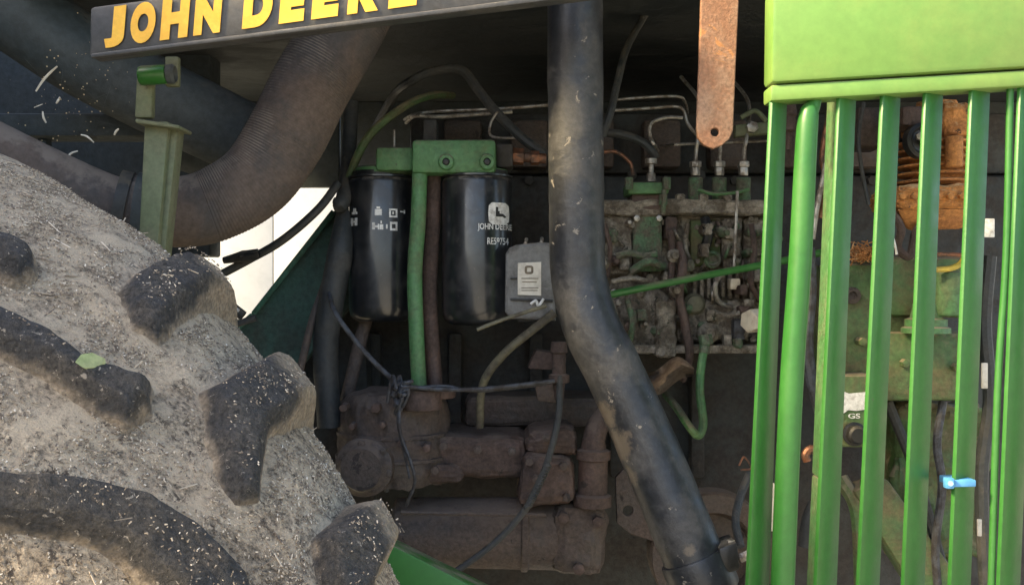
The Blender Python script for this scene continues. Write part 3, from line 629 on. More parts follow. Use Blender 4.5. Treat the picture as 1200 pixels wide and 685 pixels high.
# pictograms of the left filter
def marks(loops, x0, y0, x1, y1, cx, r, Yc, mat, parent, name, off=.0005):
    me = subdiv(poly_mesh(loops), 2); link(wrap(me, x0, y0, x1, y1, cx, r, Yc, off), name, mat, parent, None)
def rect(a, b_, c, d): return [(a, b_), (c, b_), (c, d), (a, d)]
for (x0, y0, x1, y1, lo) in ((443, 245, 453, 256, [rect(.1, .1, .9, .75), rect(.3, .8, .7, 1)]), (460, 247, 469, 257, [rect(0, 0, 1, .2), rect(0, .2, .22, .8), rect(.78, .2, 1, .8), rect(0, .8, 1, 1), rect(.4, .35, .6, .65)]),
                             (472, 248, 477, 252, [rect(0, .3, .7, .7), rect(.7, 0, 1, 1)]), (441, 263, 449, 271, [rect(0, 0, .4, 1), rect(.4, .3, .8, .6), rect(.8, 0, 1, .8)]), (449, 261, 454, 271, [rect(.1, 0, .9, .6), rect(.3, .7, .6, 1)]),
                             (456, 265, 459, 270, [rect(.2, 0, .8, 1)]), (461, 262, 469, 272, [rect(0, 0, 1, .25), rect(0, .25, .25, .75), rect(.75, .25, 1, .75), rect(0, .75, 1, 1)]), (415, 246, 423, 253, [rect(0, 0, 1, .4), rect(.3, .4, .8, 1)]),
                             (414, 257, 423, 266, [rect(0, 0, .4, 1), rect(.6, 0, 1, 1), rect(.2, .4, .8, .6)])):
    marks(lo, x0, y0, x1, y1, 447, 38, .03, WHITE, f1, 'pictogram')
# emblem and lettering of the right filter
sh = [(.18, .0), (.82, .0), (.97, .14), (1, .5), (.97, .86), (.82, 1), (.18, 1), (.03, .86), (0, .5), (.03, .14)]
def fan(lp): return [[(.5, .5), lp[i], lp[(i + 1) % len(lp)]] for i in range(len(lp))]
marks(fan(sh), 573, 240, 597, 265, 559, 41, 0, WHITE, f2, 'emblem_shield')
deer = [rect(.36, .36, .47, .80), rect(.36, .36, .70, .50), [(.62, .5), (.70, .5), (.86, .36), (.78, .30), (.62, .40)], rect(.42, .50, .54, .62)]
marks(deer, 573, 240, 597, 265, 559, 41, 0, INK, f2, 'emblem_figure', .0009)
link(wrap(subdiv(glyphs('JOHN DEERE', .02), 2), 561, 264, 600, 273, 559, 41, 0), 'brand_lettering', WHITE, f2, None)
link(wrap(subdiv(glyphs('RE59754', .02), 2), 572, 280, 596, 288, 559, 41, 0), 'number_lettering', WHITE, f2, None)

m = MB(); m.tube([W(492, 200, -.03), W(490, 260, -.035), W(486, 320, -.035), W(488, 390, -.035), W(491, 452, -.03)], S(9, -.035), 18); tag(m.build('green_tube', GREEN_OLD), 'green upright tube between the two black filters', 'tube')
m = MB(); m.tube([W(508, 203, .0), W(507, 260, .0), W(503, 340, .0), W(506, 400, .0), W(510, 455, .0)], S(9, 0), 16); tag(m.build('brown_tube', BROWN2), 'dull brown upright tube right of the green one', 'tube')

# small module with a label
mod = thing('sensor_module', 'small grey box with pale label right of the lettered filter', 'module', W(620, 372, -.03))
pl = [(595, 364), (596, 298), (599, 293), (606, 290), (634, 287), (648, 288), (648, 372), (600, 370)]
plate('casing', pl, [], -.05, .05, GREYBOX, mod, .004)
m = MB(); m.quadbox([(598, 352), (648, 354), (648, 351), (598, 349)], -.053, -.049, .0006); m.build('seam', BLACK, mod)
m = MB(); m.quadbox([(598, 327), (606, 327), (606, 325), (598, 325)], -.053, -.049, .0006); m.build('seam', BLACK, mod)
lab = plate('label', [(607, 345), (607, 308), (634, 307), (634, 346)], [], -.0525, .002, STICK, mod, .0003)
plate('label_emblem', rrect(615, 311, 625, 321, 3), [rrect(617.5, 313.5, 622.5, 318.5, 1)], -.0532, .0006, INKB, lab, .0001)
for i, (y, xa, xb) in enumerate(((326, 611, 631), (330, 612, 629), (337, 611, 631), (340, 611, 630))):
    q = MB(); q.quadbox([(xa, y + .6), (xb, y + .6), (xb, y - .4), (xa, y - .4)], -.0531, -.0526, 0); q.build('label_line', INKB, lab)
for (x0, y0, x1, y1) in ((613, 289, 617, 280), (632, 288, 635, 279), (620, 290, 640, 294)):
    q = MB(); q.tube([W(x0, y0, -.04), W((x0 + x1) / 2 + 1, (y0 + y1) / 2, -.045), W(x1, y1, -.04)], S(2.2, -.04), 8); q.build('terminal', STEEL, mod)
m = MB(); m.pbox(606, 370, 645, 377, -.045, -.01, .002); m.build('foot', BLACK, mod)
m = MB(); m.tube([W(622, 356, -.058), W(628, 352, -.06), W(631, 358, -.06), W(637, 350, -.058)], S(1.6, -.05), 8); tag(m.build('cable_clip', WHITE), 'small white zigzag clip on the grey box', 'clip')

# ------------------------------------------------------------------ thin rods, hoses and wires in the middle
m = MB(); m.tube([W(559, 386, -.08), W(590, 374, -.08), W(640, 358, -.08)], S(2.3, -.08), 10); tag(m.build('yellow_rod', OLIVE), 'thin yellowish rod pointing left below the grey box', 'rod')
m = MB(); m.tube([W(562, 500, .0), W(566, 450, -.02), W(590, 415, -.04), W(622, 388, -.05), W(650, 366, -.05)], S(5, -.03), 12); tag(m.build('olive_hose', OLIVE), 'olive hose curving down from behind the exhaust pipe', 'hose')
m = MB(); m.tube([W(382, 335, .03), W(386, 345, -.02), W(395, 370, -.05), W(430, 415, -.06), W(468, 452, -.07)], S(3, -.05), 9); tag(m.build('grey_cable', WIRE), 'grey cable slanting down to the knotted wires', 'cable')
m = MB(); rn = random.Random(2)
for k in range(7):
    c = W(468 + rn.uniform(-6, 6), 460 + rn.uniform(-9, 9), -.08); pts_ = [c + Vector((rn.gauss(0, .008), rn.gauss(0, .005), rn.gauss(0, .009))) for _ in range(6)]
    m.tube(pts_ + [pts_[0]], S(2.2, -.07), 7, 5)
tag(m.build('wire_knot', WIRE), 'knot of grimy wires in front of the green tube foot', 'wires')
m = MB(); m.tube([W(470, 452, -.085), W(520, 456, -.08), W(570, 455, -.075), W(650, 446, -.06)], S(2.6, -.07), 8); m.tube([W(470, 456, -.08), W(520, 452, -.075), W(560, 458, -.07), W(640, 450, -.055)], S(1.8, -.07), 8); tag(m.build('cross_wire', WIRE), 'pair of thin wires running right from the knot', 'wire')
m = MB(); m.tube([W(468, 465, -.08), W(469, 505, -.085), W(481, 540, -.085), W(486, 565, -.08), W(476, 592, -.07)], S(2, -.08), 8); m.tube([W(466, 465, -.08), W(467, 500, -.08), W(474, 530, -.08), W(480, 560, -.08)], S(1.6, -.08), 8); tag(m.build('hanging_wire', WIRE), 'loose wire hanging down from the knot', 'wire')
m = MB(); m.tube([W(656, 440, -.05), W(654, 490, -.06), W(640, 545, -.07), W(620, 590, -.08), W(580, 635, -.08), W(530, 672, -.08)], S(4, -.07), 10); tag(m.build('dark_cable', RUBBER), 'dark cable sweeping down left across the big brown cylinder', 'cable')
m = MB()
for k in range(14):
    t = k / 13; p = W(640 - 22 * t, 545 + 46 * t, -.085); m.cyl(p, p + Vector((.002, -.002, -.0035)), S(5.4, -.08), seg=9)
tag(m.build('cable_wrap', RUBBER), 'spiral wrap round the dark cable by the clamp block', 'wrap')
m = MB(); m.tube([W(453, 575, -.03), W(452, 555, -.04), W(462, 540, -.04)], S(3, -.03), 8); tag(m.build('wire_loop', WIRE), 'short bent wire above the lowest tyre lug', 'wire')

# injection lines and other thin pipes at the top
def line(name, label, pts, rpx, mat=STEEL, cat='pipe'):
    m = MB(); m.tube([W(*p) for p in pts], S(rpx, pts[0][2]), 9); return tag(m.build(name, mat), label, cat)
line('fuel_line', 'bright thin fuel line above the filter head, upper of the pair', [(474, 140, .28), (486, 134, .1), (520, 130, .1), (575, 128, .1), (645, 123, .1)], 1.8)
line('fuel_line', 'thin fuel line above the filter head, lower of the pair', [(476, 144, .28), (486, 136, .06), (510, 137, .06), (560, 134, .07), (600, 131, .08)], 2.2)
line('rubber_hose', 'dark hose arching in the shade above the fuel lines', [(440, 150, .3), (462, 112, .18), (480, 96, .1), (505, 84, .1), (540, 82, .1), (560, 105, .08), (580, 130, .06), (610, 160, .04), (640, 182, .03)], 5, RUBBER, 'hose')
line('bent_wire', 'thin bent rod under the dark arching hose', [(583, 131, .05), (575, 145, .05), (577, 160, .05), (610, 162, .05)], 1.6)
line('fuel_line', 'thin line right of the exhaust pipe, uppermost of three', [(715, 118, .1), (745, 115, .1), (792, 113, .1), (803, 120, .13), (806, 136, .27)], 1.8)
line('fuel_line', 'thin line right of the exhaust pipe, with a drop at its right end', [(712, 130, .08), (760, 127, .08), (797, 126, .08), (806, 145, .08), (818, 160, .08)], 2)
line('fuel_line', 'thin hooked line curving left of the rusty strap', [(800, 138, .06), (780, 138, .06), (763, 145, .06), (762, 160, .06), (768, 172, .07), (772, 178, .26)], 2.2)
line('fuel_line', 'thin bright line behind the rounded strap end', [(778, 171, .26), (788, 170, .10), (800, 169, .09), (830, 168, .09), (900, 165, .09)], 1.6)
line('breather_hose', 'dark hose rising right of the exhaust pipe to the bonnet', [(706, 160, .0), (716, 130, .0), (724, 95, .02), (735, 55, .06), (760, 10, .1), (790, -50, .15)], 4.5, RUBBER, 'hose')
line('return_line', 'thin dark bent line between exhaust pipe and pump cover', [(705, 155, .06), (730, 158, .06), (755, 168, .06), (770, 185, .06)], 5, RUBBER, 'hose')
line('fuel_line', 'thin rusty line low behind the exhaust pipe top', [(708, 178, .05), (722, 178, .05), (738, 190, .05), (742, 205, .05)], 2.2, BRASS)
cl = thing('pipe_clamp', 'pale green pipe clamp right of the rusty strap', 'clamp', W(880, 160, .05))
m = MB(); m.quadbox([(862, 160), (905, 156), (905, 142), (862, 146)], .05, .07, .002); m.build('strap', GREEN_DULL, cl)
m = MB(); m.tube([W(868, 138, .05), W(885, 130, .05), (W(898, 142, .05))], S(3, .05), 10); m.build('hook', GREEN_DULL, cl)
m = MB(); p = W(880, 150, .05); m.hexnut(p, p + Vector((0, -.012, 0)), S(7, .05)); m.build('bolt', STEEL, cl)

# ------------------------------------------------------------------ injection pump
ip = thing('injection_pump', 'dirty cast fuel injection pump right of the black exhaust pipe', 'pump', W(800, 412, .08))
m = MB(); m.pbox(706, 250, 900, 404, .06, .22, .008); m.rough(.006, 75, 30); m.build('housing', ALU, ip)
m = MB(); m.pbox(700, 234, 902, 252, .03, .2, .004); m.rough(.0028, 110, 9); m.build('top_ledge', ALU, ip)
m = MB(); m.pbox(742, 250, 776, 318, .035, .08, .004); m.rough(.002, 110, 8); m.build('side_cover', ALUG, ip)
for x, y in ((746, 256), (772, 256), (746, 312), (772, 312)):
    q = MB(); p = W(x, y, .036); q.hexnut(p, p + Vector((0, -.007, 0)), S(4, .04)); q.build('bolt', STEEL, ip)
m = MB(); m.pbox(700, 250, 741, 322, .04, .1, .006); m.rough(.0028, 110, 9); m.build('left_housing', ALU, ip)
m = MB(); m.pbox(808, 256, 846, 312, .05, .1, .008); m.build('window_cover', GREEN_GRIME, ip)
m = MB(); m.pbox(847, 255, 870, 316, .04, .1, .006); m.rough(.0028, 110, 9); m.build('rib_housing', ALU, ip)
m = MB(); m.pbox(872, 258, 902, 300, .045, .1, .006); m.rough(.0028, 110, 9); m.build('right_housing', ALU, ip)
for k in range(9):
    q = MB(); x = 812 + k * 8.3; q.pbox(x, 318, x + 4.5, 350, .045, .07, .002); q.build('rib', ALU, ip)
m = MB(); m.lathe(W(750, 374, .1), (0, -1, 0), [(0, S(40, .05)), (.05, S(40, .05)), (.058, S(37, .05)), (.066, S(28, .05)), (.07, S(12, .05))], 36); m.rough(.0009, 80); m.build('governor_cover', ALU, ip)
for a in range(7):
    q = MB(); p = W(750 + 33 * math.cos(a * .9 + .2), 374 + 33 * math.sin(a * .9 + .2), .045); q.hexnut(p, p + Vector((0, -.008, 0)), S(4.2, .04)); q.build('bolt', STEEL if a % 3 else ALU, ip)
m = MB(); m.pbox(770, 352, 792, 418, .01, .06, .004); m.rough(.0028, 110, 9); m.build('bracket', ALU, ip)
m = MB(); m.pbox(792, 352, 878, 400, .04, .08, .007); m.rough(.0028, 110, 9); m.build('lower_cover', ALU, ip)
m = MB(); m.pbox(722, 404, 905, 414, .02, .2, .003); m.build('base_plate', ALU, ip)
p = W(813, 356, .04); m = MB(); m.lathe(p + Vector((0, .002, 0)), (0, -1, 0), [(0, S(13, .03)), (.006, S(13, .03)), (.008, S(10, .03)), (.014, S(9.5, .03)), (.015, S(5, .03))], 22); m.build('plug', OLIVE, ip)
p = W(834, 304, .04); m = MB(); m.lathe(p, (0, -1, 0), [(0, S(10, .03)), (.008, S(10, .03)), (.01, S(7, .03)), (.004, S(5, .03))], 20); m.build('socket_plug', ALUG, ip)
p = W(829, 390, .03); m = MB(); m.lathe(p + Vector((0, .01, 0)), (0, -1, 0), [(0, S(12, .03)), (.02, S(12, .03)), (.024, S(9, .03)), (.03, S(6, .03))], 20); m.rough(.0006, 90); m.build('banjo', ALU, ip)
for (x, y, w_, h_) in ((856, 326, 12, 13), (872, 350, 12, 9), (848, 392, 10, 16)):
    q = MB(); q.pbox(x, y, x + w_, y + h_, .025, .05, .002); q.build('lug', CREAM if x == 856 else ALU, ip)
m = MB(); m.pbox(860, 374, 874, 398, .02, .05, .003); m.build('solenoid', WIRE, ip)
rn = random.Random(12)
for k in range(60):
    x, y = rn.uniform(708, 895), rn.uniform(256, 400); p = W(x, y, .05); r = rn.uniform(2.5, 4.5)
    q = MB(); q.hexnut(p + Vector((0, .02, 0)), p + Vector((0, -rn.uniform(.002, .012), 0)), S(r, .05)); q.build('bolt', rn.choice([STEEL, ALU, ALU, BROWN2]), ip)
for (pts_, r, mt) in (([(708, 262, .02), (715, 290, .02), (712, 325, .03)], 3, BROWN2), ([(722, 300, .02), (738, 296, .02), (752, 300, .02), (770, 297, .02)], 4, ALUG), ([(716, 330, .02), (740, 326, .02), (765, 330, .03)], 3, ALU), ([(880, 262, .02), (884, 290, .02), (880, 330, .02), (890, 350, .03)], 3.5, BROWN2),
                     ([(806, 262, .03), (803, 290, .03), (812, 312, .03)], 3, ALU), ([(846, 320, .02), (838, 335, .015), (842, 352, .02), (856, 360, .03)], 3, STEEL), ([(715, 350, .02), (722, 372, .01), (718, 395, .02)], 3.5, ALU), ([(735, 350, .01), (741, 378, .0), (738, 400, .02)], 3.5, ALUG),
                     ([(838, 366, .02), (852, 370, .015), (866, 366, .02)], 3, ALU), ([(740, 318, .025), (760, 306, .015), (778, 312, .025)], 5, ALUG), ([(826, 256, .03), (830, 275, .02), (824, 296, .03)], 6, BLACK)):
    q = MB(); q.tube([W(*p) for p in pts_], S(r, .02), 9); q.rough(.0006, 120); q.build('pipe', mt, ip)
for (x0, y0, x1, y1) in ((712, 268, 724, 284), (726, 300, 738, 316), (780, 254, 794, 280), (778, 318, 790, 336), (850, 268, 862, 280), (852, 290, 868, 300), (876, 268, 892, 276), (876, 306, 892, 330), (798, 318, 810, 330), (828, 362, 840, 376), (800, 380, 812, 398), (866, 358, 880, 368)):
    q = MB(); q.pbox(x0, y0, x1, y1, .025, .06, .003); q.rough(.0016, 140, 4); q.build('pad', random.choice([ALU, ALU, ALUG, BROWN2]), ip)
rn = random.Random(31)
for k in range(46):
    x, y = rn.uniform(708, 892), rn.uniform(256, 398); Yk = rn.uniform(.005, .045); mt = rn.choice([ALU, ALU, ALUG, BROWN2, STEEL, ALUG])
    q = MB()
    if k % 3 == 0:
        dx, dy = rn.uniform(-14, 14), rn.uniform(8, 26); q.tube([W(x, y, .06), W(x + dx * .3, y + dy * .2, Yk), W(x + dx * .7, y + dy * .7, Yk), W(x + dx, y + dy, .06)], S(rn.uniform(1.6, 3.2), .02), 8, 4); nm = 'pipe'
    elif k % 3 == 1:
        r_ = rn.uniform(4, 9); q.lathe(W(x, y, .07), (rn.uniform(-.2, .2), -1, rn.uniform(-.2, .2)), [(0, S(r_, .02)), (.06 - Yk, S(r_, .02)), (.064 - Yk, S(r_ * .8, .02)), (.066 - Yk, S(r_ * .5, .02)), (.074 - Yk, S(r_ * .45, .02))], 14); q.rough(.0008, 140); nm = 'boss'
    else:
        w_, h_ = rn.uniform(5, 12), rn.uniform(6, 18); q.pbox(x, y, x + w_, y + h_, Yk, .07, .003); q.rough(.002, 140, 4); nm = 'pad'
    q.build(nm, mt, ip)
# pump top cover
tc_ = thing('pump_top_cover', 'green bolted cover on the left end of the injection pump', 'cover', W(758, 228, .05))
m = MB(); m.pbox(736, 213, 784, 227, .02, .09, .003); m.rough(.0004, 90); m.build('plate', GREEN_OLD, tc_)
m = MB(); m.pbox(740, 227, 774, 248, .03, .09, .004); m.build('riser', BROWN2, tc_)
for x in (737, 781):
    q = MB(); q.hexnut(W(x, 222, .018), W(x, 208, .018), S(5, .02)); q.build('bolt', ALUG, tc_)
m = MB(); m.lathe(W(763, 213, .05), (0, 0, 1), [(0, S(6, .05)), (S(10, .05), S(5, .05)), (S(11, .05), S(3, .05)), (S(20, .05), S(3, .05)), (S(21, .05), S(7, .05)), (S(27, .05), S(7, .05))], 14); m.build('vent_screw', STEEL, tc_)
m = MB(); m.cyl(W(777, 240, .02), W(777, 228, .02), S(5, .02)); m.tube([W(777, 250, .02), W(778, 232, .015), W(778, 222, .02)], S(3, .02), 9); m.build('clamp_screw', ALUG, tc_)
# delivery valves
for i, x in enumerate((815, 843, 871)):
    t = thing('delivery_valve', ('leftmost of the three delivery valves on the injection pump', 'middle of the three delivery valves, below the rusty strap end', 'rightmost of the three delivery valves on the injection pump')[i], 'valve', W(x, 245, .05), 'delivery valves')
    q = MB(); q.cyl(W(x, 240, .05), W(x, 208, .05), S(8.5, .05), bev=.002); q.rough(.0005, 90); q.build('holder', ALUG, t)
    q = MB(); q.hexnut(W(x, 206, .05), W(x, 196, .05), S(5.5, .05)); q.hexnut(W(x, 196, .05), W(x, 189, .05), S(7, .05)); q.build('union_nut', STEEL, t)
    q = MB(); tx = x + (3, 0, 4)[i]; q.tube([W(x, 190, .05), W(x + 1, 175, .05), W(tx, 160, .05), W(tx + 2, 120, .09), W(tx - 20, 90, .15)], S(2.3, .05), 9); q.build('steel_line', STEEL, t)
for i, x in enumerate((797, 824, 852)):
    q = MB(); q.cyl(W(x, 250, .035), W(x, 227, .035), S(4.5, .03), seg=12, bev=.001); q.hexnut(W(x, 234, .035), W(x, 228, .035), S(6, .03)); q.build('stud', ALU, ip)
line('return_rail', 'thin green rail across the three delivery valves', [(818, 222, .03), (835, 227, .03), (858, 226, .03), (878, 222, .03)], 2.2, GREEN_OLD, 'pipe')
line('control_rod', 'thin upright pale rod in front of the injection pump', [(864, 224, .01), (862, 270, .01), (860, 316, .01)], 1.9, STEEL, 'rod')
line('green_rod', 'bright green rod running slightly uphill across the injection pump', [(706, 347, -.04), (760, 336, -.04), (830, 322, -.04), (900, 309, -.04), (990, 290, -.05)], 4.4, GREEN, 'rod')
lk = thing('throttle_link', 'grimy brown jointed lever hanging in front of the injection pump', 'lever', W(800, 440, .0))
m = MB(); m.tube([W(796, 284, .01), W(800, 310, .0), W(796, 345, .0), W(804, 385, .0), W(808, 418, .0), W(800, 445, .02)], [S(4, 0), S(6, 0), S(5, 0), S(6, 0), S(5, 0), S(4, 0)], 10); m.rough(.0006, 80); m.build('arm', BROWN2, lk)
for (x, y, r) in ((788, 300, 8), (790, 340, 8)):
    q = MB(); p = W(x, y, .02); q.lathe(p, (0, -1, 0), [(0, S(r, 0)), (.018, S(r, 0)), (.022, S(r * .6, 0)), (.03, S(r * .5, 0))], 16); q.rough(.0004, 90); q.build('joint', ALU, lk)
m = MB(); m.tube([W(786, 270, .015), W(788, 300, .012), W(785, 340, .012)], S(4.5, 0), 9); m.build('side_arm', BROWN2, lk)
m = MB(); m.hexnut(W(877, 376, -.03), W(896, 375, -.01), S(14, -.02)); tag(m.build('cream_nut', CREAM), 'cream plastic hexagon cap beside the first grille slat', 'cap')

m = MB(); m.hexnut(W(828, 404, -.012), W(826, 392, -.010), S(8, 0)); m.hexnut(W(825, 414, -.014), W(826, 405, -.012), S(6.5, 0)); tag(m.build('drain_union', ALUG), 'hexagon union at the top of the green drain pipe', 'fitting')
# pump underside: green drain pipe and torn rag
line('drain_pipe', 'green bent drain pipe hooking back below the injection pump', [(829, 396, -.01), (823, 420, -.015), (820, 455, -.02), (824, 495, -.02), (818, 510, -.02), (806, 497, .0), (792, 476, .06), (780, 462, .2)], 5, GREEN_OLD, 'pipe')
b = bmesh.new(); gx, gy = 12, 6; vv = {}
for i in range(gx + 1):
    for j in range(gy + 1):
        u, v_ = i / gx, j / gy
        px = 757 + 56 * u; wid = (28 * math.sin(math.pi * min(1, u * .8 + .15)) + 5); yy = 446 - 14 * u + wid * (v_ - .5) + 5 * math.sin(u * 7)
        p = W(px, yy, -.045 + .018 * math.sin(v_ * 5 + u * 4)); vv[i, j] = b.verts.new(p)
for i in range(gx):
    for j in range(gy): b.faces.new((vv[i, j], vv[i + 1, j], vv[i + 1, j + 1], vv[i, j + 1]))
bmesh.ops.solidify(b, geom=list(b.faces), thickness=.0015); me = bpy.data.meshes.new('rag'); b.to_mesh(me); b.free()
tag(link(me, 'torn_rag', RAG, None, 60), 'torn brown rag caught beneath the injection pump', 'rag')

# ------------------------------------------------------------------ exhaust pipe
flake(PIPE, [(W(704, 490, -.235), .024), (W(716, 525, -.24), .030), (W(728, 560, -.245), .022), (W(806, 645, -.28), .012)], (.115, .094, .07))
ex = thing('exhaust_pipe', 'thick black painted pipe with flaking paint crossing the engine bay', 'pipe', W(830, 700, -.24))
ep = [(674, -60, -.2), (674, 60, -.2), (675, 180, -.2), (676, 270, -.2), (679, 330, -.2), (694, 385, -.205), (722, 440, -.21), (762, 530, -.22), (796, 612, -.235), (824, 680, -.245), (850, 745, -.25)]
m = MB(); m.tube([W(*p) for p in ep], [S(32.5, -.2)] * 5 + [S(34, -.2)] * 2 + [S(35.5, -.22)] * 4, 48, 14); m.rough(.0006, 24); m.build('pipe', PIPE, ex)
a, b_ = W(807, 640, -.24), W(830, 695, -.245); t_ = (b_ - a).normalized()
m = MB(); m.lathe(a + t_ * .012, t_, [(0, S(36, -.24)), (0, S(39, -.24)), (.003, S(40, -.24)), (.04, S(40, -.24)), (.043, S(39, -.24)), (.043, S(36, -.24))], 48, False); band = m.build('clamp_band', PIPE, ex)
m = MB(); m.quadbox([(845, 674), (868, 668), (864, 634), (842, 642)], -.27, -.225, .004); m.build('clamp_ear', BLACK, band)
m = MB(); m.tube([W(856, 640, -.26), W(856, 632, -.26)], S(5, -.26), 6, 1); m.hexnut(W(866, 654, -.26), W(880, 648, -.26), S(6, -.26)); m.build('clamp_bolt', STEEL, band)
line('clamp_cable', 'dark loose cable beside the pipe clamp', [(868, 640, -.2), (862, 610, -.18), (868, 580, -.16), (878, 555, -.14)], 5, RUBBER, 'cable')
line('straw_wisp', 'wispy straw stuck low beside the first slat', [(866, 545, -.1), (872, 535, -.1), (880, 548, -.1), (868, 550, -.1)], 1.2, BRASS, 'straw')

# ------------------------------------------------------------------ rusty strap
o = plate('rusty_strap', [(824, -30), (866, -30), (861, 80), (858, 152), (854, 162), (846, 169), (836, 173), (826, 169), (819, 160), (818, 150), (821, 70)], [circ(838, 155, 6.2)], -.30, .009, RUST, None, .0012)
tag(o, 'flat rusty steel strap with a hole hanging from the bonnet', 'strap')

# ------------------------------------------------------------------ slatted side grille
gr = thing('side_grille', 'bright green side grille with upright slats and upper panel', 'grille', W(1040, 700, -.35))
YG = -.36
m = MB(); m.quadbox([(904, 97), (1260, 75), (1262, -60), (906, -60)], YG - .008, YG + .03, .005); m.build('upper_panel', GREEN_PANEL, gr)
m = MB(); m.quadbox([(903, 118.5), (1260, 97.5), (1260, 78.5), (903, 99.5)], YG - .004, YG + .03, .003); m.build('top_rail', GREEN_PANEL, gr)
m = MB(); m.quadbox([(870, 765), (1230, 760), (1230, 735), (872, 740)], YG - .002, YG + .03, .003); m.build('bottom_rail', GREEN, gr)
def slat(xt, wt, yt, xb, wb, yb, dY=.022, t=.005, nm='slat', mat=GREEN):
    q = []
    for (x, wd, y) in ((xb, wb, yb), (xt, wt, yt)):
        fl = W(x, y, YG + .002); br = W(x + wd, y, YG + .002 + dY); br.z = fl.z
        u = (br - fl).normalized(); n = Vector((-u.y, u.x, 0)); n = n if n.y > 0 else -n
        q += [fl, br, br + n * t, fl + n * t]
    m = MB(); m.hexa(q, .0012, 2); return m.build(nm, mat, gr)
for (xt, wt, xb, wb) in ((906, 17, 877, 26), (985, 19, 957, 25), (1036, 20, 1007, 25), (1086, 20, 1060, 25), (1140, 21, 1115, 24), (1197, 23, 1172, 25), (1250, 22, 1226, 25)):
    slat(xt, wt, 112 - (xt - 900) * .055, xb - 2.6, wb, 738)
m = MB(); m.tube([W(957, 113, YG + .012), W(952, 126, YG + .01), W(946, 150, YG + .008), W(938, 300, YG + .008), W(927, 460, YG + .008), W(917, 685, YG + .008), W(915, 738, YG + .008)], [S(7, YG), S(9, YG), S(12.5, YG), S(13.5, YG), S(13.8, YG), S(14, YG), S(14, YG)], 24); m.build('round_bar', GREEN, gr)
m = MB(); m.tube([W(1184, 100, YG + .01), W(1179, 300, YG + .01), W(1169, 460, YG + .01), W(1160, 740, YG + .01)], S(4.2, YG), 14); m.build('thin_rod', GREEN, gr)
tie = thing('cable_tie', 'small blue cable tie round a green grille slat', 'cable tie', W(1127, 572, YG))
m = MB(); m.quadbox([(1116, 570.5), (1144, 570), (1144, 562), (1116, 562.5)], YG - .0015, YG + .034, .001); m.build('band', BLUE, tie)
m = MB(); m.pbox(1109, 560, 1119, 572.5, YG - .006, YG + .004, .0015); m.build('head', BLUE, tie)
m = MB(); m.cyl(W(1114, 566, YG - .0055), W(1114, 566, YG - .0075), S(3.2, YG), seg=14); m.build('latch', M('pale_blue', (.2, .42, .62), (.25, .45, .65), .5, 30, .4, .5, bump=0), tie)

# ------------------------------------------------------------------ behind the grille
cp = thing('compressor', 'rusty orange finned compressor behind the grille slats', 'compressor', W(1098, 265, -.08))
YC = -.06
m = MB(); m.pbox(1054, 216, 1142, 243, YC - .06, YC + .06, .008); m.rough(.004, 60, 8); m.build('crankcase', ORANGE, cp)
m = MB(); m.lathe(W(1098, 218, YC), (0, 0, 1), [(0, S(30, YC)), (S(62, YC), S(30, YC))], 36); m.build('cylinder', ORANGE, cp)
for k in range(6):
    q = MB(); q.lathe(W(1098, 216 - k * 9, YC), (0, 0, 1), [(0, S(44, YC)), (.0008, S(46, YC)), (.003, S(46, YC)), (.0038, S(44, YC))], 40); q.build('fin', ORANGE, cp)
m = MB(); m.lathe(W(1098, 160, YC), (0, 0, 1), [(0, S(40, YC)), (S(14, YC), S(40, YC)), (S(18, YC), S(30, YC)), (S(40, YC), S(22, YC))], 30); m.rough(.002, 60); m.build('head', ORANGE, cp)
m = MB(); m.pbox(1106, 118, 1142, 160, YC - .055, YC + .02, .012); m.rough(.004, 55, 2); m.build('valve_cover', ORANGE, cp)
m = MB(); m.cyl(W(1118, 196, YC - .055), W(1118, 160, YC - .055), S(10, YC - .05), bev=.002); m.build('valve_body', ORANGE, cp)
m = MB(); m.pbox(1058, 124, 1084, 147, YC - .065, YC, .004); m.build('upper_block', BROWN2, cp)
p = W(1076, 166, YC - .06); m = MB(); m.lathe(p, (.2, -1, 0), [(0, S(20, YC)), (.012, S(20, YC)), (.014, S(16, YC)), (.008, S(12, YC)), (.008, S(6, YC)), (.018, S(5, YC))], 28); m.build('pulley', BLACK, cp)
p = W(1077, 160, YC - .078); m = MB(); m.hexnut(p, p + Vector((0, -.006, 0)), S(5, YC)); m.build('pulley_bolt', STEEL, cp)
m = MB(); m.hexa([W(1062, 270, YC - .03), W(1130, 268, YC - .03), W(1126, 268, YC + .04), W(1066, 270, YC + .04), W(1050, 244, YC - .055), W(1142, 244, YC - .055), W(1142, 244, YC + .05), W(1050, 244, YC + .05)], .006); m.build('sump', ORANGE, cp)
for k in range(7):
    q = MB(); x = 1056 + k * 14; p = W(x, 230, YC - .06); q.hexnut(p, p + Vector((0, -.008, 0)), S(4, YC)); q.build('bolt', ORANGE, cp)

line('oil_line', 'dark crooked pipe below the orange compressor', [(1046, 250, -.1), (1056, 268, -.11), (1052, 290, -.1), (1066, 300, -.1), (1072, 275, -.1), (1080, 262, -.1)], 5, BROWN2, 'pipe')
line('white_strand', 'thin white strand hanging below the compressor', [(1046, 276, -.12), (1049, 288, -.12), (1051, 298, -.12)], 1.4, WHITE, 'strand')
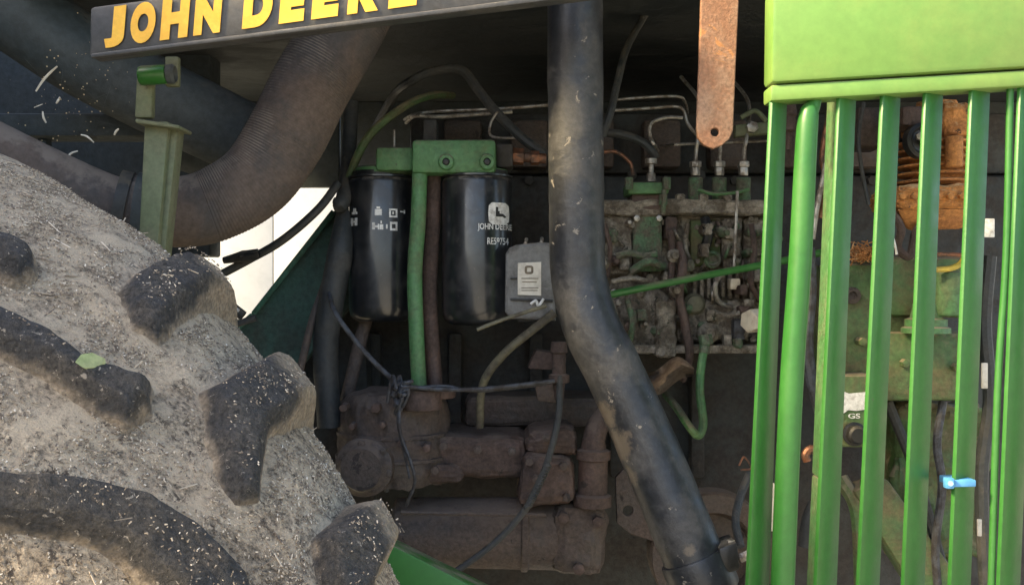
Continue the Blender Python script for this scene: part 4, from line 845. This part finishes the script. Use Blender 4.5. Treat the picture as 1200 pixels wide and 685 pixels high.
# straw nest
b = bmesh.new(); rn = random.Random(9)
mm = MB()
for _ in range(130):
    c = W(rn.uniform(998, 1026), 304 - abs(rn.gauss(0, 8)), -.08 + rn.uniform(-.015, .015)); d = Vector((rn.gauss(0, 1), rn.gauss(0, .6), rn.gauss(0, .5))).normalized() * rn.uniform(.004, .012)
    mm.tube([c - d, c + d], .0007, 5, 1)
tag(mm.build('straw_nest', ORANGE), 'clump of orange straw debris lying on the green housing', 'straw', kind='stuff')
hs = thing('gear_housing', 'grimy green housing with round cap behind the grille', 'housing', W(1060, 470, -.05))
m = MB(); m.pbox(985, 308, 1068, 440, -.06, .1, .01); m.rough(.001, 60); m.build('left_body', GREEN_GRIME, hs)
m = MB(); m.pbox(1040, 300, 1140, 372, -.075, .1, .012); m.rough(.001, 60); m.build('upper_body', GREEN_GRIME, hs)
m = MB(); m.pbox(1030, 388, 1150, 470, -.07, .1, .01); m.rough(.001, 60); m.build('lower_body', GREEN_GRIME, hs)
m = MB(); m.lathe(W(1085, 390, -.09), (0, 0, 1), [(0, S(28, -.09)), (S(6, -.09), S(28, -.09)), (S(8, -.09), S(24, -.09)), (S(16, -.09), S(24, -.09)), (S(18, -.09), S(18, -.09)), (S(34, -.09), S(15, -.09)), (S(36, -.09), S(9, -.09)), (S(44, -.09), S(8, -.09))], 24); m.build('filler_cap', GREEN_OLD, hs)
p = W(998, 346, -.06); m = MB(); m.lathe(p, (0, -1, 0), [(0, S(10, -.06)), (.004, S(10, -.06)), (.006, S(5, -.06)), (.002, S(4, -.06))], 18); m.build('plug', BROWN, hs)
for (x, y) in ((990, 320), (1030, 330), (1010, 400), (1060, 425), (1120, 430), (1118, 330)):
    q = MB(); p = W(x, y, -.075); q.hexnut(p + Vector((0, .02, 0)), p + Vector((0, -.008, 0)), S(5, -.06)); q.build('bolt', GREEN_GRIME, hs)
line('yellow_pipe', 'short yellow bent pipe above the green housing', [(1095, 316, -.12), (1115, 314, -.12), (1128, 306, -.12), (1134, 285, -.12)], 3.5, M('yellow_paint', (.55, .42, .06), (.45, .33, .08), .5, 30, .5, .7, bump=.1), 'pipe')
line('tan_pipe', 'thin tan pipe behind the fourth and fifth slats', [(1075, 303, -.13), (1100, 298, -.13), (1130, 299, -.13)], 2.4, BRASS, 'pipe')
m = MB(); m.cyl(W(1112, 370, -.1), W(1112, 318, -.1), S(17, -.1), bev=.004); tag(m.build('canister', GREEN_OLD), 'pale green upright canister behind the fifth slat', 'canister')
sb = thing('switch_box', 'grey box with white sticker and black knob behind the grille', 'box', W(1002, 522, -.1))
m = MB(); m.pbox(976, 440, 1032, 524, -.12, -.05, .004); m.build('casing', GREEN_GRIME, sb)
b_ = plate('sticker', [(987, 485), (987, 458), (995, 461), (1016, 459), (1016, 479), (1004, 481), (994, 480)], [], -.1215, .001, WHITE, sb, .0002)
print_flat('lettering', 'GS', 994, 484, 1008, 490, -.1212, WHITE, sb, .02)
p = W(1001, 508, -.12); m = MB(); m.lathe(p, (0, -1, 0), [(0, S(14, -.12)), (.003, S(14, -.12)), (.004, S(11, -.12)), (.014, S(10.5, -.12)), (.017, S(8, -.12))], 28); m.build('knob', BLACK, sb)
line('grey_hose', 'grey hose dropping behind the round green bar', [(948, 290, -.1), (950, 340, -.1), (946, 400, -.1), (952, 450, -.1), (966, 500, -.1)], 7, WIRE, 'hose')
line('steel_braid', 'dirty braided line crossing behind the second slat', [(975, 120, -.12), (972, 160, -.12), (966, 200, -.12), (958, 240, -.12), (952, 280, -.12)], 3.2, STEEL, 'hose')
line('tan_hose', 'tan line looping beside the braided line', [(972, 130, -.11), (964, 185, -.11), (970, 215, -.11), (960, 255, -.11)], 4, BRASS, 'hose')
m = MB(); m.lathe(W(924, 175, -.1), (0, 0, 1), [(0, S(3, -.1)), (S(20, -.1), S(4, -.1)), (S(22, -.1), S(9, -.1)), (S(38, -.1), S(8, -.1)), (S(40, -.1), S(10, -.1)), (S(58, -.1), S(8, -.1))], 16); tag(m.build('oil_sender', BROWN2), 'reddish sender unit behind the first slat', 'sender')
m = MB(); m.quadbox([(960, 560), (976, 560), (992, 112), (978, 112)], -.30, -.27, .002); m.quadbox([(950, 760), (968, 760), (976, 561), (960, 561)], -.30, -.27, .002); tag(m.build('grille_stay', GREEN_OLD), 'olive upright stay just behind the second slat', 'stay')
m = MB(); m.quadbox([(1000, 575), (1040, 560), (1135, 690), (1090, 720)], -.05, .0, .006); tag(m.build('lower_strut', GREEN_GRIME), 'brownish diagonal strut low behind the grille', 'strut')
m = MB(); m.pbox(1046, 476, 1160, 650, .0, .1, .01); m.rough(.012, 22, 14); tag(m.build('side_casting', GREEN_GRIME), 'dark brown casting behind the blue tie', 'casting')
for i, (x0, y0, x1, y1, l_) in enumerate(((1152, 256, 1166, 278, 'white plastic tag right of the compressor'), (1151, 425, 1158, 455, 'pale narrow tab behind the thin rod, upper of two'), (1146, 608, 1151, 628, 'small pale tab behind the thin rod, lower of two'), (902, 566, 908, 622, 'narrow pale strip between first slat and round bar'))):
    q = MB(); q.pbox(x0, y0, x1, y1, -.2, -.196, .001); tag(q.build('plastic_tag' if i < 3 else 'marker_strip', WHITE if i == 0 else STICK), l_, 'tag')
line('wire_bundle', 'thin wires behind the third slat', [(1012, 120, -.1), (1006, 160, -.1), (1010, 200, -.1), (1018, 240, -.1)], 2.5, RUBBER, 'wire')
m = MB(); m.pbox(1005, 125, 1040, 172, -.06, .0, .006); m.rough(.001, 60); tag(m.build('relay_block', BROWN), 'brown block behind the third slat top', 'block')
line('clip_hose', 'pale hose end hooked behind the second slat', [(946, 540, -.12), (944, 532, -.12), (950, 526, -.12), (958, 530, -.12)], 5, BRASS, 'hose')
m = MB(); m.tube([W(944, 640, -.1), W(948, 610, -.1), W(956, 590, -.1)], S(9, -.1), 14); tag(m.build('lower_hose', RUBBER), 'dark hose stub between round bar and second slat', 'hose')

line('fan_belt', 'dark belt slanting behind the fourth slat', [(1040, 470, -.03), (1075, 560, -.03), (1112, 690, -.03)], 6, RUBBER, 'belt')
line('lower_pipe', 'dull green pipe low behind the third slat', [(985, 560, -.02), (1005, 600, -.04), (1010, 690, -.04)], 9, GREEN_GRIME, 'pipe')
line('loom', 'dark wiring loom behind the fifth slat', [(1105, 470, -.05), (1098, 520, -.06), (1104, 570, -.06), (1096, 640, -.05), (1100, 700, -.05)], 5, WIRE, 'wires')
line('side_hose', 'dark hose right of the blue tie behind the slats', [(1160, 300, -.06), (1154, 380, -.06), (1160, 470, -.06), (1150, 560, -.06), (1156, 700, -.06)], 8, RUBBER, 'hose')
# ------------------------------------------------------------------ chassis rail at the bottom
m = MB(); m.hexa([W(430, 740, -.30), W(600, 740, -.30), W(600, 740, -.2), W(430, 740, -.2), W(440, 628, -.30), W(566, 692, -.30), W(584, 690, -.2), W(462, 630, -.2)], .003); tag(m.build('chassis_rail', GREEN), 'green chassis rail corner beside the tyre at the bottom', 'rail')
